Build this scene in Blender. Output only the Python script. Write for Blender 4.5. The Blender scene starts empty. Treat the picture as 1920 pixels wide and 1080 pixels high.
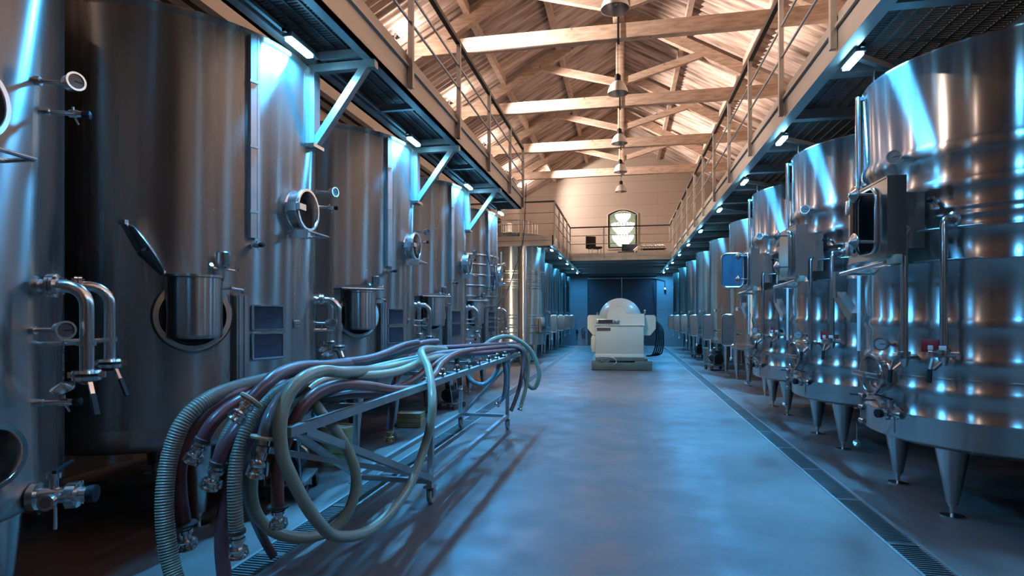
import bpy, bmesh, math, random
from mathutils import Vector, Matrix
random.seed(7)
S = bpy.context.scene
COL = S.collection
PI = math.pi
R = math.radians

# ------------------------------------------------------------------ camera
YAW = math.atan(.1963)
cam_d = bpy.data.cameras.new('camera'); cam = bpy.data.objects.new('camera', cam_d); COL.objects.link(cam)
cam.location = (0, 0, 1.6); cam.rotation_euler = (PI/2, 0, YAW)
cam_d.sensor_width = 36; cam_d.lens = 36*1080/1920; cam_d.shift_y = 52/1920
cam_d.clip_start = .05; cam_d.clip_end = 120
S.camera = cam
# ------------------------------------------------------------------ world, exposure
W = bpy.data.worlds.new('world'); S.world = W; W.use_nodes = True
bg = W.node_tree.nodes['Background']; bg.inputs[0].default_value = (1, .74, .56, 1); bg.inputs[1].default_value = .04
S.view_settings.view_transform = 'Standard'; S.view_settings.look = 'None'
S.view_settings.exposure = 0; S.view_settings.gamma = 1; S.view_settings.use_curve_mapping = False
S.cycles.use_denoising = True
S.cycles.max_bounces = 8; S.cycles.diffuse_bounces = 3; S.cycles.glossy_bounces = 5
S.cycles.caustics_reflective = False; S.cycles.caustics_refractive = False
S.cycles.sample_clamp_indirect = 4
BLUE_W, WARM_W, FLOOD_W = 72, 6200, 850
BLUE = (.045, .43, 1.0); WARM = (1, .82, .71); FLOOD = (1, .87, .58)

# ------------------------------------------------------------------ materials
MATS = {}
def nodes(name):
    m = bpy.data.materials.new(name); m.use_nodes = True; MATS[name] = m
    nt = m.node_tree; return m, nt, nt.nodes['Principled BSDF']
def plain(name, col, rough=.5, metal=0, noise=0, scale=8, stretch=(1, 1, 1), bump=0, spec=.5, coat=0):
    m, nt, b = nodes(name)
    b.inputs['Roughness'].default_value = rough; b.inputs['Metallic'].default_value = metal
    b.inputs['Specular IOR Level'].default_value = spec; b.inputs['Coat Weight'].default_value = coat
    if noise or bump:
        tc = nt.nodes.new('ShaderNodeTexCoord'); mp = nt.nodes.new('ShaderNodeMapping'); mp.inputs['Scale'].default_value = stretch
        n = nt.nodes.new('ShaderNodeTexNoise'); n.inputs['Scale'].default_value = scale; n.inputs['Detail'].default_value = 6
        nt.links.new(tc.outputs['Object'], mp.inputs[0]); nt.links.new(mp.outputs[0], n.inputs[0])
        r = nt.nodes.new('ShaderNodeValToRGB')
        r.color_ramp.elements[0].position = .3; r.color_ramp.elements[1].position = .7
        r.color_ramp.elements[0].color = (*[max(0, c*(1-noise)) for c in col], 1)
        r.color_ramp.elements[1].color = (*[min(1, c*(1+noise)) for c in col], 1)
        nt.links.new(n.outputs[0], r.inputs[0]); nt.links.new(r.outputs[0], b.inputs['Base Color'])
        if bump:
            bp = nt.nodes.new('ShaderNodeBump'); bp.inputs['Strength'].default_value = bump; bp.inputs['Distance'].default_value = .01
            nt.links.new(n.outputs[0], bp.inputs['Height']); nt.links.new(bp.outputs[0], b.inputs['Normal'])
    else: b.inputs['Base Color'].default_value = (*col, 1)
    return m
def brushed(name, col, rough, aniso, streak=.12, wob=.02, met=.8):
    """sheet steel brushed round the tank, with faint upright streaks"""
    m, nt, b = nodes(name); L = nt.links.new
    b.inputs['Metallic'].default_value = met; b.inputs['Anisotropic'].default_value = aniso; b.inputs['Anisotropic Rotation'].default_value = .25
    tg = nt.nodes.new('ShaderNodeTangent'); tg.direction_type = 'RADIAL'; tg.axis = 'Z'; L(tg.outputs[0], b.inputs['Tangent'])
    tc = nt.nodes.new('ShaderNodeTexCoord'); mp = nt.nodes.new('ShaderNodeMapping'); mp.inputs['Scale'].default_value = (1, 1, .04)
    L(tc.outputs['Object'], mp.inputs[0])
    n = nt.nodes.new('ShaderNodeTexNoise'); n.inputs['Scale'].default_value = 9; n.inputs['Detail'].default_value = 4; L(mp.outputs[0], n.inputs[0])
    r = nt.nodes.new('ShaderNodeValToRGB'); r.color_ramp.elements[0].position = .35; r.color_ramp.elements[1].position = .65
    r.color_ramp.elements[0].color = (*[c*(1-streak) for c in col], 1); r.color_ramp.elements[1].color = (*[min(1, c*(1+streak)) for c in col], 1)
    L(n.outputs[0], r.inputs[0]); L(r.outputs[0], b.inputs['Base Color'])
    mr = nt.nodes.new('ShaderNodeMapRange'); mr.inputs[3].default_value = rough*.88; mr.inputs[4].default_value = rough*1.12
    L(n.outputs[0], mr.inputs[0]); L(mr.outputs[0], b.inputs['Roughness'])
    n2 = nt.nodes.new('ShaderNodeTexNoise'); n2.inputs['Scale'].default_value = 1.6; n2.inputs['Detail'].default_value = 1.5
    mp2 = nt.nodes.new('ShaderNodeMapping'); mp2.inputs['Scale'].default_value = (1, 1, .3); L(tc.outputs['Object'], mp2.inputs[0]); L(mp2.outputs[0], n2.inputs[0])
    bp = nt.nodes.new('ShaderNodeBump'); bp.inputs['Strength'].default_value = 1; bp.inputs['Distance'].default_value = wob
    L(n2.outputs[0], bp.inputs['Height']); L(bp.outputs[0], b.inputs['Normal'])
    return m
def emit(name, col, s):
    m, nt, b = nodes(name); b.inputs['Base Color'].default_value = (*col, 1)
    b.inputs['Emission Color'].default_value = (*col, 1); b.inputs['Emission Strength'].default_value = s
    return m
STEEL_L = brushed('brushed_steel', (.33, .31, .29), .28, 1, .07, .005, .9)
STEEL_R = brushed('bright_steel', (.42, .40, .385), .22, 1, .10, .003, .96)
STEEL_F = brushed('satin_steel', (.52, .50, .46), .26, 1, .06, .0015, .95)
FIT = plain('fitting_steel', (.62, .61, .60), .2, 1)
DULL = plain('dull_steel', (.38, .37, .36), .38, 1)
GALV = plain('galvanised_steel', (.42, .41, .40), .42, .85, .15, 5)
FASC = plain('fascia_steel', (.46, .42, .38), .40, .7, .15, 3, (1, .2, 1))
DARKM = plain('dark_rail_paint', (.035, .033, .035), .35, .4)
BLACK = plain('black_plastic', (.012, .012, .014), .55, spec=.25)
VOID = plain('dark_inside', (.006, .007, .010), .6)  # near-black fill that paints in the shade inside openings
GLASS_D = plain('gauge_face', (.45, .44, .42), .3)
DIAL_D = plain('dark_gauge_face', (.10, .10, .11), .2)
RED = plain('red_label', (.35, .02, .02), .5)
WHITE = plain('white_paint', (.75, .74, .70), .4)
PLATE = plain('blue_grey_panel', (.055, .075, .11), .22, .3, .3, 3, (1, 1, 3))
TAN = plain('tan_rubber', (.62, .46, .30), .55)
DRUB = plain('dark_rubber', (.05, .035, .035), .5)
BRASS = plain('brass', (.5, .36, .16), .3, 1)
WHEEL = plain('caster_rubber', (.42, .33, .28), .5)
WOODB = plain('box_wood', (.42, .33, .16), .6, 0, .2, 6)
CREAM = plain('cream_paint', (.50, .48, .38), .42, 0, .04, 2)
MBASE = plain('olive_base_paint', (.10, .115, .09), .5, .2, .2, 4)
COPPER = plain('orange_wire', (.5, .2, .07), .5)
HOSE = dict(corr=plain('ribbed_hose_grey', (.20, .185, .145), .42, 0, .1, 4, spec=.5),
            purple=plain('purple_hose', (.135, .052, .062), .36, 0, .15, 3, spec=.5),
            red=plain('red_brown_hose', (.20, .062, .052), .36, 0, .15, 3),
            clear=plain('clear_grey_hose', (.17, .17, .17), .2, 0, .1, 3),
            pale=plain('pale_hose', (.36, .36, .26), .3, 0, .06, 3),
            blue=plain('bluish_hose', (.22, .28, .32), .3, 0, .06, 3))

def make_wood(name, ca, cb):
    m, nt, b = nodes(name); L = nt.links.new
    tc = nt.nodes.new('ShaderNodeTexCoord'); mp = nt.nodes.new('ShaderNodeMapping'); mp.inputs['Scale'].default_value = (1.2, 1.2, 6)
    L(tc.outputs['Object'], mp.inputs[0])
    n = nt.nodes.new('ShaderNodeTexNoise'); n.inputs['Scale'].default_value = 3; n.inputs['Detail'].default_value = 8; L(mp.outputs[0], n.inputs[0])
    r = nt.nodes.new('ShaderNodeValToRGB'); r.color_ramp.elements[0].position = .3; r.color_ramp.elements[1].position = .7
    r.color_ramp.elements[0].color = (*ca, 1); r.color_ramp.elements[1].color = (*cb, 1)
    L(n.outputs[0], r.inputs[0])
    v = nt.nodes.new('ShaderNodeTexVoronoi'); v.inputs['Scale'].default_value = 2.6; L(tc.outputs['Object'], v.inputs[0])
    r2 = nt.nodes.new('ShaderNodeValToRGB'); r2.color_ramp.elements[0].position = .04; r2.color_ramp.elements[1].position = .10
    r2.color_ramp.elements[0].color = (.35, .28, .24, 1); r2.color_ramp.elements[1].color = (1, 1, 1, 1); L(v.outputs['Distance'], r2.inputs[0])
    mx = nt.nodes.new('ShaderNodeMix'); mx.data_type = 'RGBA'; mx.blend_type = 'MULTIPLY'; mx.inputs[0].default_value = 1
    L(r.outputs[0], mx.inputs[6]); L(r2.outputs[0], mx.inputs[7]); L(mx.outputs[2], b.inputs['Base Color'])
    b.inputs['Roughness'].default_value = .7
    return m
WOOD = make_wood('truss_timber', (.40, .28, .21), (.62, .47, .37))
def make_roof():
    m, nt, b = nodes('fibre_cement_roof'); L = nt.links.new
    tc = nt.nodes.new('ShaderNodeTexCoord'); mp = nt.nodes.new('ShaderNodeMapping'); mp.inputs['Scale'].default_value = (.55, 5, .55)
    L(tc.outputs['Object'], mp.inputs[0])
    n = nt.nodes.new('ShaderNodeTexNoise'); n.inputs['Scale'].default_value = 1.3; n.inputs['Detail'].default_value = 5; L(mp.outputs[0], n.inputs[0])
    r = nt.nodes.new('ShaderNodeValToRGB'); e = r.color_ramp.elements
    e[0].position = .32; e[0].color = (.22, .155, .13, 1); e[1].position = .62; e[1].color = (.72, .58, .50, 1)
    k = e.new(.47); k.color = (.48, .36, .30, 1)
    L(n.outputs[0], r.inputs[0]); L(r.outputs[0], b.inputs['Base Color']); b.inputs['Roughness'].default_value = .8
    return m
ROOF = make_roof()
def make_wall(name, col, mortar, sc):
    m, nt, b = nodes(name); L = nt.links.new
    tc = nt.nodes.new('ShaderNodeTexCoord'); sp = nt.nodes.new('ShaderNodeSeparateXYZ'); L(tc.outputs['Object'], sp.inputs[0])
    ad = nt.nodes.new('ShaderNodeMath'); ad.operation = 'ADD'; L(sp.outputs[0], ad.inputs[0]); L(sp.outputs[1], ad.inputs[1])
    cb = nt.nodes.new('ShaderNodeCombineXYZ'); L(ad.outputs[0], cb.inputs[0]); L(sp.outputs[2], cb.inputs[1])
    br = nt.nodes.new('ShaderNodeTexBrick'); br.inputs['Scale'].default_value = sc; br.inputs['Brick Width'].default_value = 9.0
    br.inputs['Row Height'].default_value = .62; br.inputs['Mortar Size'].default_value = .012; br.offset = .37
    br.inputs['Color1'].default_value = (*col, 1); br.inputs['Color2'].default_value = (*[c*.93 for c in col], 1); br.inputs['Mortar'].default_value = (*mortar, 1)
    L(cb.outputs[0], br.inputs[0]); L(br.outputs[0], b.inputs['Base Color']); b.inputs['Roughness'].default_value = .75
    return m
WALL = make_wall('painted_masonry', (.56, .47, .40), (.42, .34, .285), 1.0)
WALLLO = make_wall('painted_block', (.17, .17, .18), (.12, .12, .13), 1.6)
def make_floor():
    m, nt, b = nodes('sealed_concrete'); L = nt.links.new
    tc = nt.nodes.new('ShaderNodeTexCoord')
    n = nt.nodes.new('ShaderNodeTexNoise'); n.inputs['Scale'].default_value = .8; n.inputs['Detail'].default_value = 7; L(tc.outputs['Object'], n.inputs[0])
    r = nt.nodes.new('ShaderNodeValToRGB'); r.color_ramp.elements[0].position = .3; r.color_ramp.elements[1].position = .7
    r.color_ramp.elements[0].color = (.120, .092, .085, 1); r.color_ramp.elements[1].color = (.165, .128, .118, 1)
    L(n.outputs[0], r.inputs[0]); L(r.outputs[0], b.inputs['Base Color'])
    n2 = nt.nodes.new('ShaderNodeTexNoise'); n2.inputs['Scale'].default_value = 2.2; n2.inputs['Detail'].default_value = 5; L(tc.outputs['Object'], n2.inputs[0])
    mr = nt.nodes.new('ShaderNodeMapRange'); mr.inputs[1].default_value = .35; mr.inputs[2].default_value = .65; mr.inputs[3].default_value = .36; mr.inputs[4].default_value = .55
    L(n2.outputs[0], mr.inputs[0]); L(mr.outputs[0], b.inputs['Roughness'])
    bp = nt.nodes.new('ShaderNodeBump'); bp.inputs['Strength'].default_value = .25; bp.inputs['Distance'].default_value = .004
    L(n2.outputs[0], bp.inputs['Height']); L(bp.outputs[0], b.inputs['Normal'])
    return m
FLOOR = make_floor()
BLUE_GLOW = emit('cool_lamp_diffuser', (.24, .68, 1), 75)
WARM_GLOW = emit('warm_lamp_bulb', (1, .86, .66), 40)
CHAND_GLOW = emit('chandelier_glow', (1, .97, .86), 9)
DECK = plain('dark_grating', (.10, .10, .10), .5, .6)

# ------------------------------------------------------------------ mesh helpers
class MB:
    def __init__(s): s.bm = bmesh.new()
    def _add(s, vs, fs, M=None):
        if M is not None: vs = [M @ Vector(v) for v in vs]
        b = [s.bm.verts.new(v) for v in vs]
        for f in fs:
            try: s.bm.faces.new([b[i] for i in f])
            except ValueError: pass
        return s
    def box(s, c, d, M=None):
        x, y, z = c; a, b, e = d[0]/2, d[1]/2, d[2]/2
        vs = [(x+i*a, y+j*b, z+k*e) for i in (-1, 1) for j in (-1, 1) for k in (-1, 1)]
        return s._add(vs, [(0, 1, 3, 2), (4, 6, 7, 5), (0, 4, 5, 1), (2, 3, 7, 6), (0, 2, 6, 4), (1, 5, 7, 3)], M)
    def rbox(s, c, d, bev=.01, M=None, seg=2):
        t = bmesh.new(); bmesh.ops.create_cube(t, size=1)
        for v in t.verts: v.co = Vector((v.co.x*d[0]+c[0], v.co.y*d[1]+c[1], v.co.z*d[2]+c[2]))
        bmesh.ops.bevel(t, geom=t.edges[:], offset=bev, segments=seg, affect='EDGES', profile=.5)
        t.verts.index_update(); vs = [v.co.copy() for v in t.verts]; fs = [[v.index for v in f.verts] for f in t.faces]; t.free()
        return s._add(vs, fs, M)
    def beam(s, p0, p1, w, h, up=(0, 0, 1)):
        p0, p1 = Vector(p0), Vector(p1); d = (p1-p0).normalized(); u = Vector(up)
        sd = d.cross(u)
        if sd.length < 1e-4: sd = d.cross(Vector((1, 0, 0)))
        sd.normalize(); u = sd.cross(d)
        vs = [p+sd*i*w/2+u*k*h/2 for p in (p0, p1) for i, k in ((-1, -1), (1, -1), (1, 1), (-1, 1))]
        return s._add(vs, [(3, 2, 1, 0), (4, 5, 6, 7), (0, 1, 5, 4), (1, 2, 6, 5), (2, 3, 7, 6), (3, 0, 4, 7)])
    def lathe(s, prof, n=24, M=None, a0=0, a1=2*PI):
        full = abs(a1-a0-2*PI) < 1e-6; m = n if full else n+1
        vs = []; 
        for (r, z) in prof:
            for i in range(m):
                a = a0+(a1-a0)*i/n; vs.append((r*math.cos(a), r*math.sin(a), z))
        fs = []
        for j in range(len(prof)-1):
            for i in range(n):
                i2 = (i+1) % m
                fs.append((j*m+i, j*m+i2, (j+1)*m+i2, (j+1)*m+i))
        if full:
            if prof[0][0] > 1e-5: fs.append(tuple(reversed(range(m))))
            if prof[-1][0] > 1e-5: fs.append(tuple((len(prof)-1)*m+i for i in range(m)))
        return s._add(vs, fs, M)
    def olathe(s, prof, n=24, M=None):      # open ends
        vs = []
        for (r, z) in prof:
            for i in range(n): vs.append((r*math.cos(2*PI*i/n), r*math.sin(2*PI*i/n), z))
        fs = [(j*n+i, j*n+(i+1) % n, (j+1)*n+(i+1) % n, (j+1)*n+i) for j in range(len(prof)-1) for i in range(n)]
        return s._add(vs, fs, M)
    def cyl(s, p0, p1, r, r2=None, n=14):
        p0, p1 = Vector(p0), Vector(p1); d = p1-p0; M = Matrix.Translation(p0) @ d.to_track_quat('Z', 'Y').to_matrix().to_4x4()
        return s.lathe([(r, 0), (r if r2 is None else r2, d.length)], n, M)
    def along(s, p, d, prof, n=16):
        M = Matrix.Translation(Vector(p)) @ Vector(d).to_track_quat('Z', 'Y').to_matrix().to_4x4()
        return s.lathe(prof, n, M)
    def tube(s, pts, r, n=10, fr=None, cap=True):
        pts = [Vector(p) for p in pts]; N = len(pts); rings = []
        t = (pts[1]-pts[0]).normalized(); u = t.orthogonal().normalized()
        vs = []
        for k, p in enumerate(pts):
            t2 = (pts[min(k+1, N-1)]-pts[max(k-1, 0)]).normalized()
            u = (u-t2*u.dot(t2)).normalized(); w = t2.cross(u)
            rr = fr(k) if fr else r
            for i in range(n):
                a = 2*PI*i/n; vs.append(p+(u*math.cos(a)+w*math.sin(a))*rr)
        fs = [(j*n+i, j*n+(i+1) % n, (j+1)*n+(i+1) % n, (j+1)*n+i) for j in range(N-1) for i in range(n)]
        if cap: fs += [tuple(reversed(range(n))), tuple((N-1)*n+i for i in range(n))]
        return s._add(vs, fs)
    def prism(s, poly, t0, t1, M=None):     # polygon in local XY, extruded along Z
        n = len(poly); vs = [(x, y, t0) for x, y in poly]+[(x, y, t1) for x, y in poly]
        return s._add(vs, [tuple(reversed(range(n))), tuple(range(n, 2*n))]+[(i, (i+1) % n, n+(i+1) % n, n+i) for i in range(n)], M)
    def build(s, name, mat, parent=None, smooth=True, ang=38):
        me = bpy.data.meshes.new(name); bmesh.ops.recalc_face_normals(s.bm, faces=s.bm.faces)
        s.bm.to_mesh(me); s.bm.free(); me.materials.append(mat)
        if smooth:
            me.polygons.foreach_set('use_smooth', [True]*len(me.polygons)); me.set_sharp_from_angle(angle=R(ang))
        o = bpy.data.objects.new(name, me); COL.objects.link(o)
        if parent is not None: o.parent = parent
        return o
def spline(pts, step=.04, closed=False):
    P = [Vector(p) for p in pts]; out = []
    for i in range(len(P)-1):
        a, b, c, d = P[max(i-1, 0)], P[i], P[i+1], P[min(i+2, len(P)-1)]
        n = max(2, int((c-b).length/step))
        for k in range(n):
            t = k/n; out.append(.5*((2*b)+(c-a)*t+(2*a-5*b+4*c-d)*t*t+(3*b-a-3*c+d)*t**3))
    out.append(P[-1]); return out
def thing(name, label, cat, loc=(0, 0, 0), rz=0, group=None):
    o = bpy.data.objects.new(name, None); COL.objects.link(o); o.location = loc; o.rotation_euler = (0, 0, rz)
    o.empty_display_size = .1; return tag(o, label, cat, group)
def tag(o, label=None, cat=None, group=None, kind=None):
    if label: o['label'] = label
    if cat: o['category'] = cat
    if group: o['group'] = group
    if kind: o['kind'] = kind
    return o
KIDS = {}
def copy_tree(o, parent=None):
    c = o.copy(); COL.objects.link(c); c.parent = parent
    for ch in o.children: copy_tree(ch, c)
    return c
def dup(o, loc, label, rz=None, group=None):
    c = copy_tree(o); c.location = loc
    if rz is not None: c.rotation_euler = (0, 0, rz)
    c['label'] = label
    if group: c['group'] = group
    return c
def fr(th, r, z):
    """frame on a tank wall: local X points outward, local Y along the wall, local Z up"""
    a = R(th); n = Vector((math.cos(a), math.sin(a), 0)); t = Vector((-math.sin(a), math.cos(a), 0)); p = n*r+Vector((0, 0, z))
    return Matrix(((n.x, t.x, 0, p.x), (n.y, t.y, 0, p.y), (0, 0, 1, p.z), (0, 0, 0, 1)))
OUT = Matrix.Rotation(PI/2, 4, 'Y')          # turns a lathe's Z axis into local X
def struct(o): o['kind'] = 'structure'; return o

# ------------------------------------------------------------------ the hall
XL, XR, YB, YF = -5.4, 5.1, -7.5, 31.0
RX, RZ, RS = -.15, 11.0, .56                       # ridge and roof slope
GX = [(-2.33, 'left'), (1.91, 'right')]; GW = .24
m = MB()
xs = [XL-.3, -2.33-GW/2, -2.33+GW/2, 1.91-GW/2, 1.91+GW/2, XR+.3]
for i in (0, 2, 4): m.box(((xs[i]+xs[i+1])/2, (YB+YF)/2, -.1), (xs[i+1]-xs[i], YF-YB+.6, .2))
for i in (1, 3): m.box(((xs[i]+xs[i+1])/2, (YB+YF)/2, -.17), (xs[i+1]-xs[i], YF-YB+.6, .05))
struct(m.build('floor', FLOOR, smooth=False))
def wall_top(x): return RZ-RS*abs(x-RX)
# side walls (each has an unseen opening added to let warm world light in)
m = MB(); zt = wall_top(XL)+.3
for y0, y1, z0, z1 in ((YB, -3.2, 0, zt), (-3.2, -.9, 3.6, zt), (-.9, YF, 0, zt)): m.box((XL-.1, (y0+y1)/2, (z0+z1)/2), (.2, y1-y0, z1-z0))
struct(m.build('wall_left', WALL, smooth=False))
m = MB(); zt = wall_top(XR)+.3
for y0, y1, z0, z1 in ((YB, -4.6, 0, zt), (-4.6, -2.6, 3.4, zt), (-2.6, YF, 0, zt)): m.box((XR+.1, (y0+y1)/2, (z0+z1)/2), (.2, y1-y0, z1-z0))
struct(m.build('wall_right', WALL, smooth=False))
# gable walls
m = MB()
Mx = Matrix(((1, 0, 0, 0), (0, 0, 1, 0), (0, 1, 0, 0), (0, 0, 0, 1)))    # poly XY -> world XZ, extrusion along Y
WX0, WX1, WZ0, WZ1 = -.86, .60, 5.18, 6.95
DX0, DX1, DZ = -1.97, 1.62, 3.70
def gab(poly, mm): mm.prism(poly, YF, YF+.25, Mx)
zl, zr = wall_top(XL)+.2, wall_top(XR)+.2
gab([(XL, 3.86), (WX0, 3.86), (WX0, wall_top(WX0)+.2), (XL, zl)], m)
gab([(WX1, 3.86), (XR, 3.86), (XR, zr), (WX1, wall_top(WX1)+.2)], m)
gab([(WX0, 3.86), (WX1, 3.86), (WX1, WZ0), (WX0, WZ0)], m)
arc = [(WX0+(WX1-WX0)*k/12, WZ1+.24*math.sin(PI*k/12)) for k in range(13)]
gab(arc+[(WX1, wall_top(WX1)+.2), (RX, RZ+.2), (WX0, wall_top(WX0)+.2)], m)
struct(m.build('wall_back', WALL, smooth=False))
m = MB()
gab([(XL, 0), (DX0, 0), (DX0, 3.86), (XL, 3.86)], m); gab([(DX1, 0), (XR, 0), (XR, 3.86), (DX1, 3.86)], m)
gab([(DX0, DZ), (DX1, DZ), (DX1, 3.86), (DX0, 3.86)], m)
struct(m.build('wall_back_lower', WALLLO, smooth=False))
m = MB(); m.prism([(XL, 0), (XR, 0), (XR, zr), (RX, RZ+.2), (XL, zl)], YB-.2, YB, Mx)
struct(m.build('wall_front', WALL, smooth=False))
# far sliding door, dark
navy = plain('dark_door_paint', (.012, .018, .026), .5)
d = thing('door_1', 'dark double door behind the press', 'door', (0, YF+.1, 0)); del d['category']; d['kind'] = 'structure'
for x0, x1 in ((DX0, -.19), (-.15, DX1)):
    m = MB(); m.box(((x0+x1)/2, 0, DZ/2), (x1-x0, .06, DZ)); m.build('door_leaf', navy, d, False)
m = MB(); m.cyl((-.17, -.06, .1), (-.17, -.06, DZ-.1), .022); m.build('door_bolt_rod', FIT, d)
m = MB(); m.box((-.17, -.12, DZ-.12), (DX1-DX0, .06, .05)); m.build('door_track', DULL, d, False)
m = MB(); m.box((0, 0, .012), (DX1-DX0, .3, .03)); m.build('door_sill', FIT, d, False)
# roof: two corrugated slopes
def slope(sgn, xe):
    m = MB(); n0, per, seg = YB-.3, .25, 10
    N = int((YF-YB+.6)/per*seg); run = abs(xe-RX); L = 3
    vs = []; fs = []
    for i in range(N+1):
        y = n0+i*per/seg; dz = .036*math.cos(2*PI*i/seg)
        for k in range(L+1):
            x = RX+sgn*run*k/L; vs.append((x, y, RZ-RS*abs(x-RX)+dz))
    for i in range(N):
        for k in range(L):
            a = i*(L+1)+k; fs.append((a, a+1, a+L+2, a+L+1))
    m._add(vs, fs); return m
o = struct(slope(-1, XL-.3).build('ceiling', ROOF, ang=80)); 
o = struct(slope(1, XR+.3).build('ceiling', ROOF, ang=80))
# upper gable window: frame, pane, lit room with a tiered chandelier behind it
w = bpy.data.objects.new('window_1', None); COL.objects.link(w); struct(w); w.location = (0, 0, 0)
m = MB()
def archpath(i, y):
    return [(WX0+i, y, WZ0+i)]+[(WX0+i+(WX1-WX0-2*i)*k/12, y, WZ1-i*.6+.24*math.sin(PI*k/12)) for k in range(13)]+[(WX1-i, y, WZ0+i)]
pp = archpath(.03, YF+.02); pp.append(pp[0])
for a, b in zip(pp, pp[1:]): m.beam(a, b, .07, .06, (0, 1, 0))
m.build('window_frame', DARKM, w, False)
m = MB(); pp = archpath(-.05, YF-.01); pp.append(pp[0])
for a, b in zip(pp, pp[1:]): m.beam(a, b, .04, .09, (0, 1, 0))
m.build('window_surround', plain('pale_surround', (.8, .72, .6), .6), w, False)
glassm, nt, b = nodes('window_glass'); b.inputs['Transmission Weight'].default_value = 1; b.inputs['Roughness'].default_value = 0; b.inputs['IOR'].default_value = 1.02
m = MB(); m.prism([(p[0], p[2]) for p in archpath(.04, 0)], YF+.10, YF+.112, Mx); m.build('pane', glassm, w, False)
grn = plain('green_grey_wall', (.16, .19, .14), .8)
m = MB(); m.box((-.13, YF+2.3, 6.2), (4, .1, 3.2)); m.box((-.13, YF+1.3, 4.62), (4, 2.1, .1)); m.box((-.13, YF+1.3, 7.8), (4, 2.1, .1))
m.box((-2.1, YF+1.3, 6.2), (.1, 2.1, 3.2)); m.box((1.85, YF+1.3, 6.2), (.1, 2.1, 3.2)); struct(m.build('wall_beyond', grn, smooth=False))
ch = thing('chandelier', 'glowing tiered chandelier of three slatted bowls seen through the arched window', 'chandelier', (-.12, YF+1.05, 0))
m = MB(); m.cyl((0, 0, 7.75), (0, 0, 5.3), .02); m.build('stem', FIT, ch)
for (z0, z1, r) in ((6.72, 7.12, .42), (6.05, 6.62, .62), (5.42, 5.98, .58)):
    m = MB(); hh = z1-z0
    for k in range(22):
        a = 2*PI*k/22
        for j in range(5):
            t0, t1 = j/5, (j+1)/5; r0, r1 = r*(.35+.65*math.sin(t0*PI/2)), r*(.35+.65*math.sin(t1*PI/2))
            m.beam((r0*math.cos(a), r0*math.sin(a), z0+hh*t0), (r1*math.cos(a), r1*math.sin(a), z0+hh*t1), .085*r/.5, .012, (math.cos(a), math.sin(a), .2))
    m.build('slatted_bowl', CHAND_GLOW, ch, False)
ld = bpy.data.lights.new('room_glow', 'POINT'); ld.energy = 60; ld.color = (1, .93, .8); ld.shadow_soft_size = .3
lo = bpy.data.objects.new('room_glow', ld); COL.objects.link(lo); lo.parent = ch; lo.location = (0, -.6, 6.2)
m = MB(); m.rbox((-.13, YF+.55, 5.12), (1.7, .5, .12), .01); tag(m.build('sideboard', WHITE), 'white ledge at the foot of the arched window', 'sideboard')

# trusses
TY = [4.85, 9.1, 13.35, 17.65, 21.95, 26.25]
NM = ['overhead before the nearest lamp', 'overhead between the first two lamps', 'nearest in view crossing the top of the picture', 'second crossing below the nearest one', 'third crossing the roof', 'farthest with its tie beam against the gable wall']
def truss(Y, lab):
    t = thing('roof_truss', lab, 'truss', (RX, Y, 0), 0, 'timber roof trusses')
    m = MB(); m.rbox((0, 0, 8.05), (10.1, .20, .34), .015); m.build('tie_beam', WOOD, t)
    rz = lambda x: RZ-.33-RS*abs(x)
    for s in (-1, 1):
        m = MB(); m.beam((0, 0, rz(0)), (s*4.95, 0, rz(4.95)), .18, .30, (0, 0, 1)); m.build('rafter', WOOD, t, False)
        m = MB(); m.beam((s*.06, -.02, 8.62), (s*2.35, -.02, rz(2.35)-.10), .13, .20, (0, 0, 1)); m.build('brace', WOOD, t, False)
    m = MB(); m.rbox((0, 0, 9.48), (.24, .22, 2.3), .012); m.build('king_post', WOOD, t)
    m = MB()
    for s in (-1, 1): m.box((0, s*.118, 8.15), (.05, .012, .62))
    m.box((0, 0, 7.87), (.05, .25, .012)); m.build('iron_strap', DARKM, t, False)
    return t
labs = ['timber roof truss above the camera side of the hall', 'timber roof truss just out of the top of the picture', 'nearest fully seen timber truss, tie beam across the very top', 'second timber truss down the hall, below the nearest tie beam', 'third timber truss down the hall, its lamp in front of the post', 'farthest timber truss, its tie beam against the pale gable wall']
for Y, l in zip(TY, labs): truss(Y, l)
# purlins
PN = {-3.55: 'lower left', -1.85: 'upper left', 1.85: 'upper right', 3.55: 'lower right', 0: 'ridge'}
for dx, nm in PN.items():
    m = MB(); m.box((RX+dx, (YB+YF)/2, RZ-RS*abs(dx)-.13), (.14, YF-YB, .2))
    tag(m.build('purlin', WOOD, smooth=False), f'long timber purlin running under the roof, the {nm} one', 'purlin', 'timber purlins')

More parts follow.
